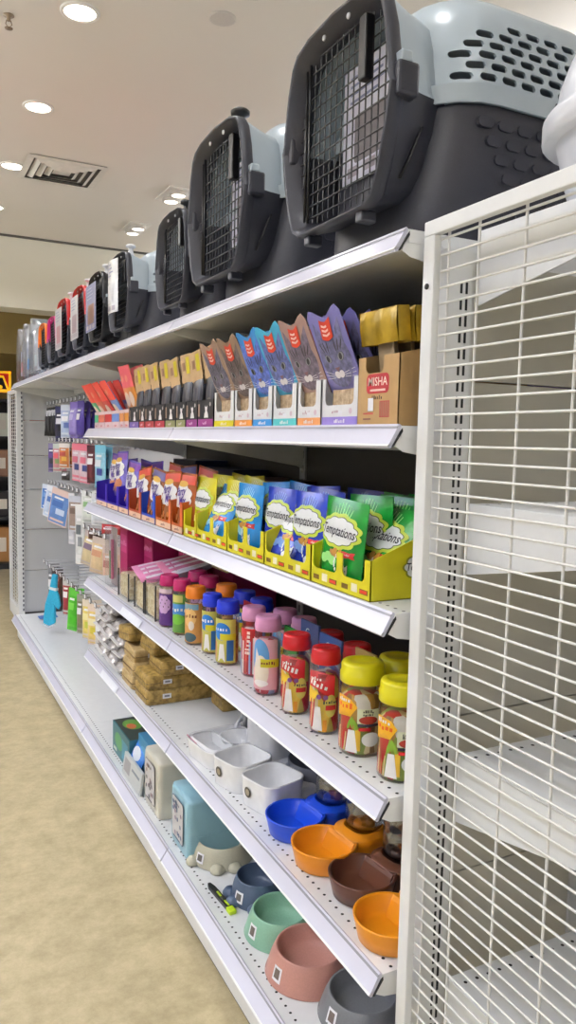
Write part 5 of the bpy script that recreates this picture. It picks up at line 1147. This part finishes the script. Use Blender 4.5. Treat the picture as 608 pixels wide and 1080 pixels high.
    pack('pink and green toy pack in the second peg row', 5.32, 1.45, .08, .19, (196, 130, 140), (190, 200, 190), pic=((206, 80, 90), (130, 150, 90)), n=2)
    pack('orange and white snack pack in the second peg row', 5.08, 1.455, .09, .16, (196, 120, 56), (226, 220, 214), pic=((160, 50, 40), (226, 180, 80)), n=2)
    pack('dark bristle toy hanging below the orange snack pack', 5.04, 1.28, .07, .06, (50, 44, 44), (80, 70, 66))
    for y, lab in ((4.70, 'left pink carded pack with white lower half'), (4.48, 'right pink carded pack with white lower half')):
        pack(lab, y, 1.46, .20, .225, (216, 196, 204), (222, 120, 140), t=.006, pic=((210, 110, 130), (60, 70, 130)), n=2, rz=-86)
    pack('dark red edged pack right beside the pink carded packs', 4.30, 1.455, .07, .21, (90, 24, 40), (70, 20, 36), n=2)
    pack('light blue carded pack next to the purple treat bags', 4.10, 1.46, .14, .23, (150, 200, 220), (120, 190, 214), pic=((226, 230, 236), (70, 80, 150)), n=2, rz=-80)
    # third row
    pack('blue and white pack hanging farthest in the third peg row', 5.60, 1.155, .15, .18, (70, 120, 190), (214, 222, 236), t=.006, pic=((120, 160, 214),), ry=6)
    pack('tilted blue and white striped pack in the third peg row', 5.36, 1.15, .17, .22, (190, 204, 226), (226, 230, 238), t=.006, pic=((70, 110, 180), (110, 150, 206)), ry=14)
    pack('second tilted blue pack with a salmon edge in the third peg row', 5.16, 1.15, .17, .24, (90, 130, 190), (216, 190, 180), t=.006, pic=((60, 100, 170), (200, 214, 236)), ry=13)
    pack('long narrow white strip pack in the third peg row', 4.86, 1.15, .05, .32, (206, 208, 216), (226, 226, 230), t=.005, pic=((160, 170, 190),))
    pack('clear pack with brown card beside the long white strip', 4.76, 1.14, .10, .22, (150, 130, 120), (196, 200, 210), t=.006, pic=((110, 90, 80),))
    pack('longest white strip pack hanging lowest in the third peg row', 4.62, 1.10, .07, .36, (212, 214, 214), (226, 226, 226), t=.006, pic=((90, 96, 100), (120, 124, 130)))
    pack('clear white pack with green print near the shelf ends', 4.32, 1.20, .14, .18, (206, 212, 206), (220, 222, 220), t=.012, pic=((130, 170, 120), (90, 100, 130)), n=3)
    pack('clear white pack with blue print next to the violet trays', 4.08, 1.20, .14, .17, (200, 206, 214), (220, 222, 226), t=.012, pic=((110, 130, 190), (90, 100, 110)), n=2)
    pack('small brown and black boxed pack behind the third shelf end', 4.22, 1.0, .10, .06, (70, 50, 44), (120, 60, 50))
    pack('red topped pack just under the third shelf end', 3.86, 1.06, .13, .05, (170, 40, 40), (180, 40, 44))
    # fourth row
    pack('beige chew bag hanging left under the third shelf end', 4.26, .975, .12, .20, (206, 190, 150), (190, 180, 180), t=.02, pic=((130, 110, 130),), ry=12)
    pack('beige chew bag hanging in the middle under the third shelf end', 4.08, .965, .12, .20, (214, 190, 150), (206, 190, 180), t=.02, pic=((190, 140, 110),), ry=8)
    pack('pinkish chew bag next to the tall clear brush pack', 3.86, .95, .12, .22, (206, 170, 150), (196, 176, 170), t=.02, pic=((170, 110, 100),))
    # lowest row: brushes, gloves and toys
    pack('grey grooming pack farthest in the lowest peg row', 5.58, .595, .06, .33, (110, 112, 118), (130, 130, 134), n=2)
    pack('dark brown pack beside the grey one in the lowest peg row', 5.44, .59, .06, .30, (84, 60, 50), (60, 50, 50), n=2)
    pack('rust brown pack in the lowest peg row', 5.34, .585, .05, .26, (130, 70, 50), (96, 60, 50))
    # bright blue glove
    t = thing('grooming_glove', 'bright turquoise grooming glove hanging in the lowest peg row', 'glove', (.93, 5.20, .585), -48, None, 0, 8); bl = mat('turquoise_rubber', (40, 170, 210), .45, noise=.1, scale=90)
    m = MB(); m.extr_y([(-.02, 0), (.02, 0), (.026, -.10), (.05, -.14), (.07, -.20), (.06, -.235), (.03, -.21), (.045, -.33), (.0, -.36), (-.05, -.35), (-.05, -.22), (-.03, -.12)], -.012, .012, bl, False); m.build('glove', t, .01); m = MB(); m.box(-.03, .03, -.014, .014, -.11, -.09, ink(226, 232, 236)); m.build('cuff', t, .003)
    m = MB(); m.extr_y([(-.05, -.352), (.0, -.362), (.044, -.333), (.05, -.34), (.0, -.372), (-.055, -.36)], -.013, .013, ink(226, 232, 236)); m.build('finger_trim', t)
    pack('crimson toy pack right of the turquoise glove', 5.02, .58, .07, .24, (150, 50, 60), (190, 190, 190), n=2)
    pack('vivid green brush pack in the lowest peg row', 4.80, .56, .08, .27, (70, 176, 40), (90, 190, 60), n=2, pic=((120, 206, 80),), ry=4)
    pack('grey olive pack right of the vivid green one', 4.60, .56, .06, .24, (120, 116, 90), (150, 150, 140), n=2)
    pack('pale yellow bottle pack, left of two, in the lowest peg row', 4.38, .57, .10, .23, (226, 206, 110), (226, 214, 196), t=.02, pic=((236, 226, 160), (190, 196, 70)), n=2)
    pack('pale yellow bottle pack, right of two, in the lowest peg row', 4.24, .57, .10, .23, (226, 200, 120), (226, 206, 190), t=.02, pic=((236, 226, 180), (206, 190, 60)), n=2)
    pack('clear bag of white toys beside the yellow bottle packs', 4.04, .59, .11, .26, (200, 196, 192), (220, 216, 214), t=.022, pic=((236, 236, 236), (150, 140, 136)), n=3)
    pack('clear bag of grey toys next to the silver bags', 3.84, .60, .12, .28, (190, 186, 180), (214, 212, 210), t=.022, pic=((230, 230, 230), (130, 126, 124)), n=3)

#@@LIGHT
def lights():
    for x, y in LAMPS:
        l = bpy.data.lights.new('downlight_bulb', 'SPOT'); l.energy = 26; l.color = (.95, .965, 1); l.shadow_soft_size = .06; l.spot_size = R(140); l.spot_blend = .9
        o = bpy.data.objects.new('downlight_bulb', l); COL.objects.link(o); o.location = (x, y, CEIL-.02)
    # unseen linear pendants, added to brighten the ceiling and give the rails blue sheen
    for k, (x, y) in enumerate(((-1.5, -.6), (-1.5, 1.3), (-1.5, 3.2), (-1.5, 5.1), (-1.5, 6.4), (3.2, .6), (3.2, 2.6), (3.2, 4.6), (3.2, 6.3))):
        t = thing('added_pendant', 'added linear light outside the picture, brightening the ceiling', 'ceiling light', (x, y, 2.72), 0, 'added suspended linear lights')
        m = MB(); m.box(-.05, .05, -.62, .62, 0, .06, mat('lamp_trim', (236, 232, 226))); m.build('housing', t, .004)
        m = MB(); m.box(-.04, .04, -.6, .6, -.003, 0, mat('added_tube_glow', (214, 222, 255), .5, emit=5.0)); m.build('diffuser', t)
        m = MB()
        for yy in (-.5, .5): m.tube([(0, yy, .06), (0, yy, CEIL-2.72)], .003, CHROME, 5)
        m.build('suspension', t)
        for nm, zz, rx, e, c in (('down', -.01, 0, 18, (.52, .64, 1.0)), ('up', .07, 180, 74, (.95, .965, 1))):
            l = bpy.data.lights.new('added_tube_'+nm, 'AREA'); l.shape = 'RECTANGLE'; l.size = .08; l.size_y = 1.2; l.energy = e*(.45 if x > 0 and nm == 'up' else 1); l.color = c
            o = bpy.data.objects.new('added_tube_'+nm, l); COL.objects.link(o); o.location = (x, y, 2.72+zz); o.rotation_euler = (R(rx), 0, 0)
    w = bpy.data.worlds.new('World'); scn.world = w; w.use_nodes = True
    w.node_tree.nodes['Background'].inputs[0].default_value = (.9, .93, 1, 1); w.node_tree.nodes['Background'].inputs[1].default_value = .3

def camera():
    c = bpy.data.cameras.new('camera'); o = bpy.data.objects.new('camera', c); COL.objects.link(o)
    c.sensor_fit = 'VERTICAL'; c.sensor_height = 36; c.lens = 36*810/1080; c.clip_start = .02
    Rv = Vector((0.89079674, -0.45387592, 0.02185891)); U = Vector((0.02294344, 0.09296903, 0.99540462)); F = Vector((0.45382239, 0.88620167, -0.09322999))
    M = Matrix((Rv, U, -F)).transposed().to_4x4(); M.translation = (0, 0, H); o.matrix_world = M
    scn.camera = o

setting(); ceiling_fittings(); far_background(); shelving(); near_end_unit(); far_end_unit()
carriers(); shelf_two(); shelf_three(); shelf_four(); shelf_five(); base_shelf(); pegs(); lights(); camera()
scn.view_settings.view_transform = 'Standard'; scn.view_settings.look = 'None'; scn.view_settings.gamma = 1; scn.view_settings.use_curve_mapping = False
scn.view_settings.exposure = -0.1
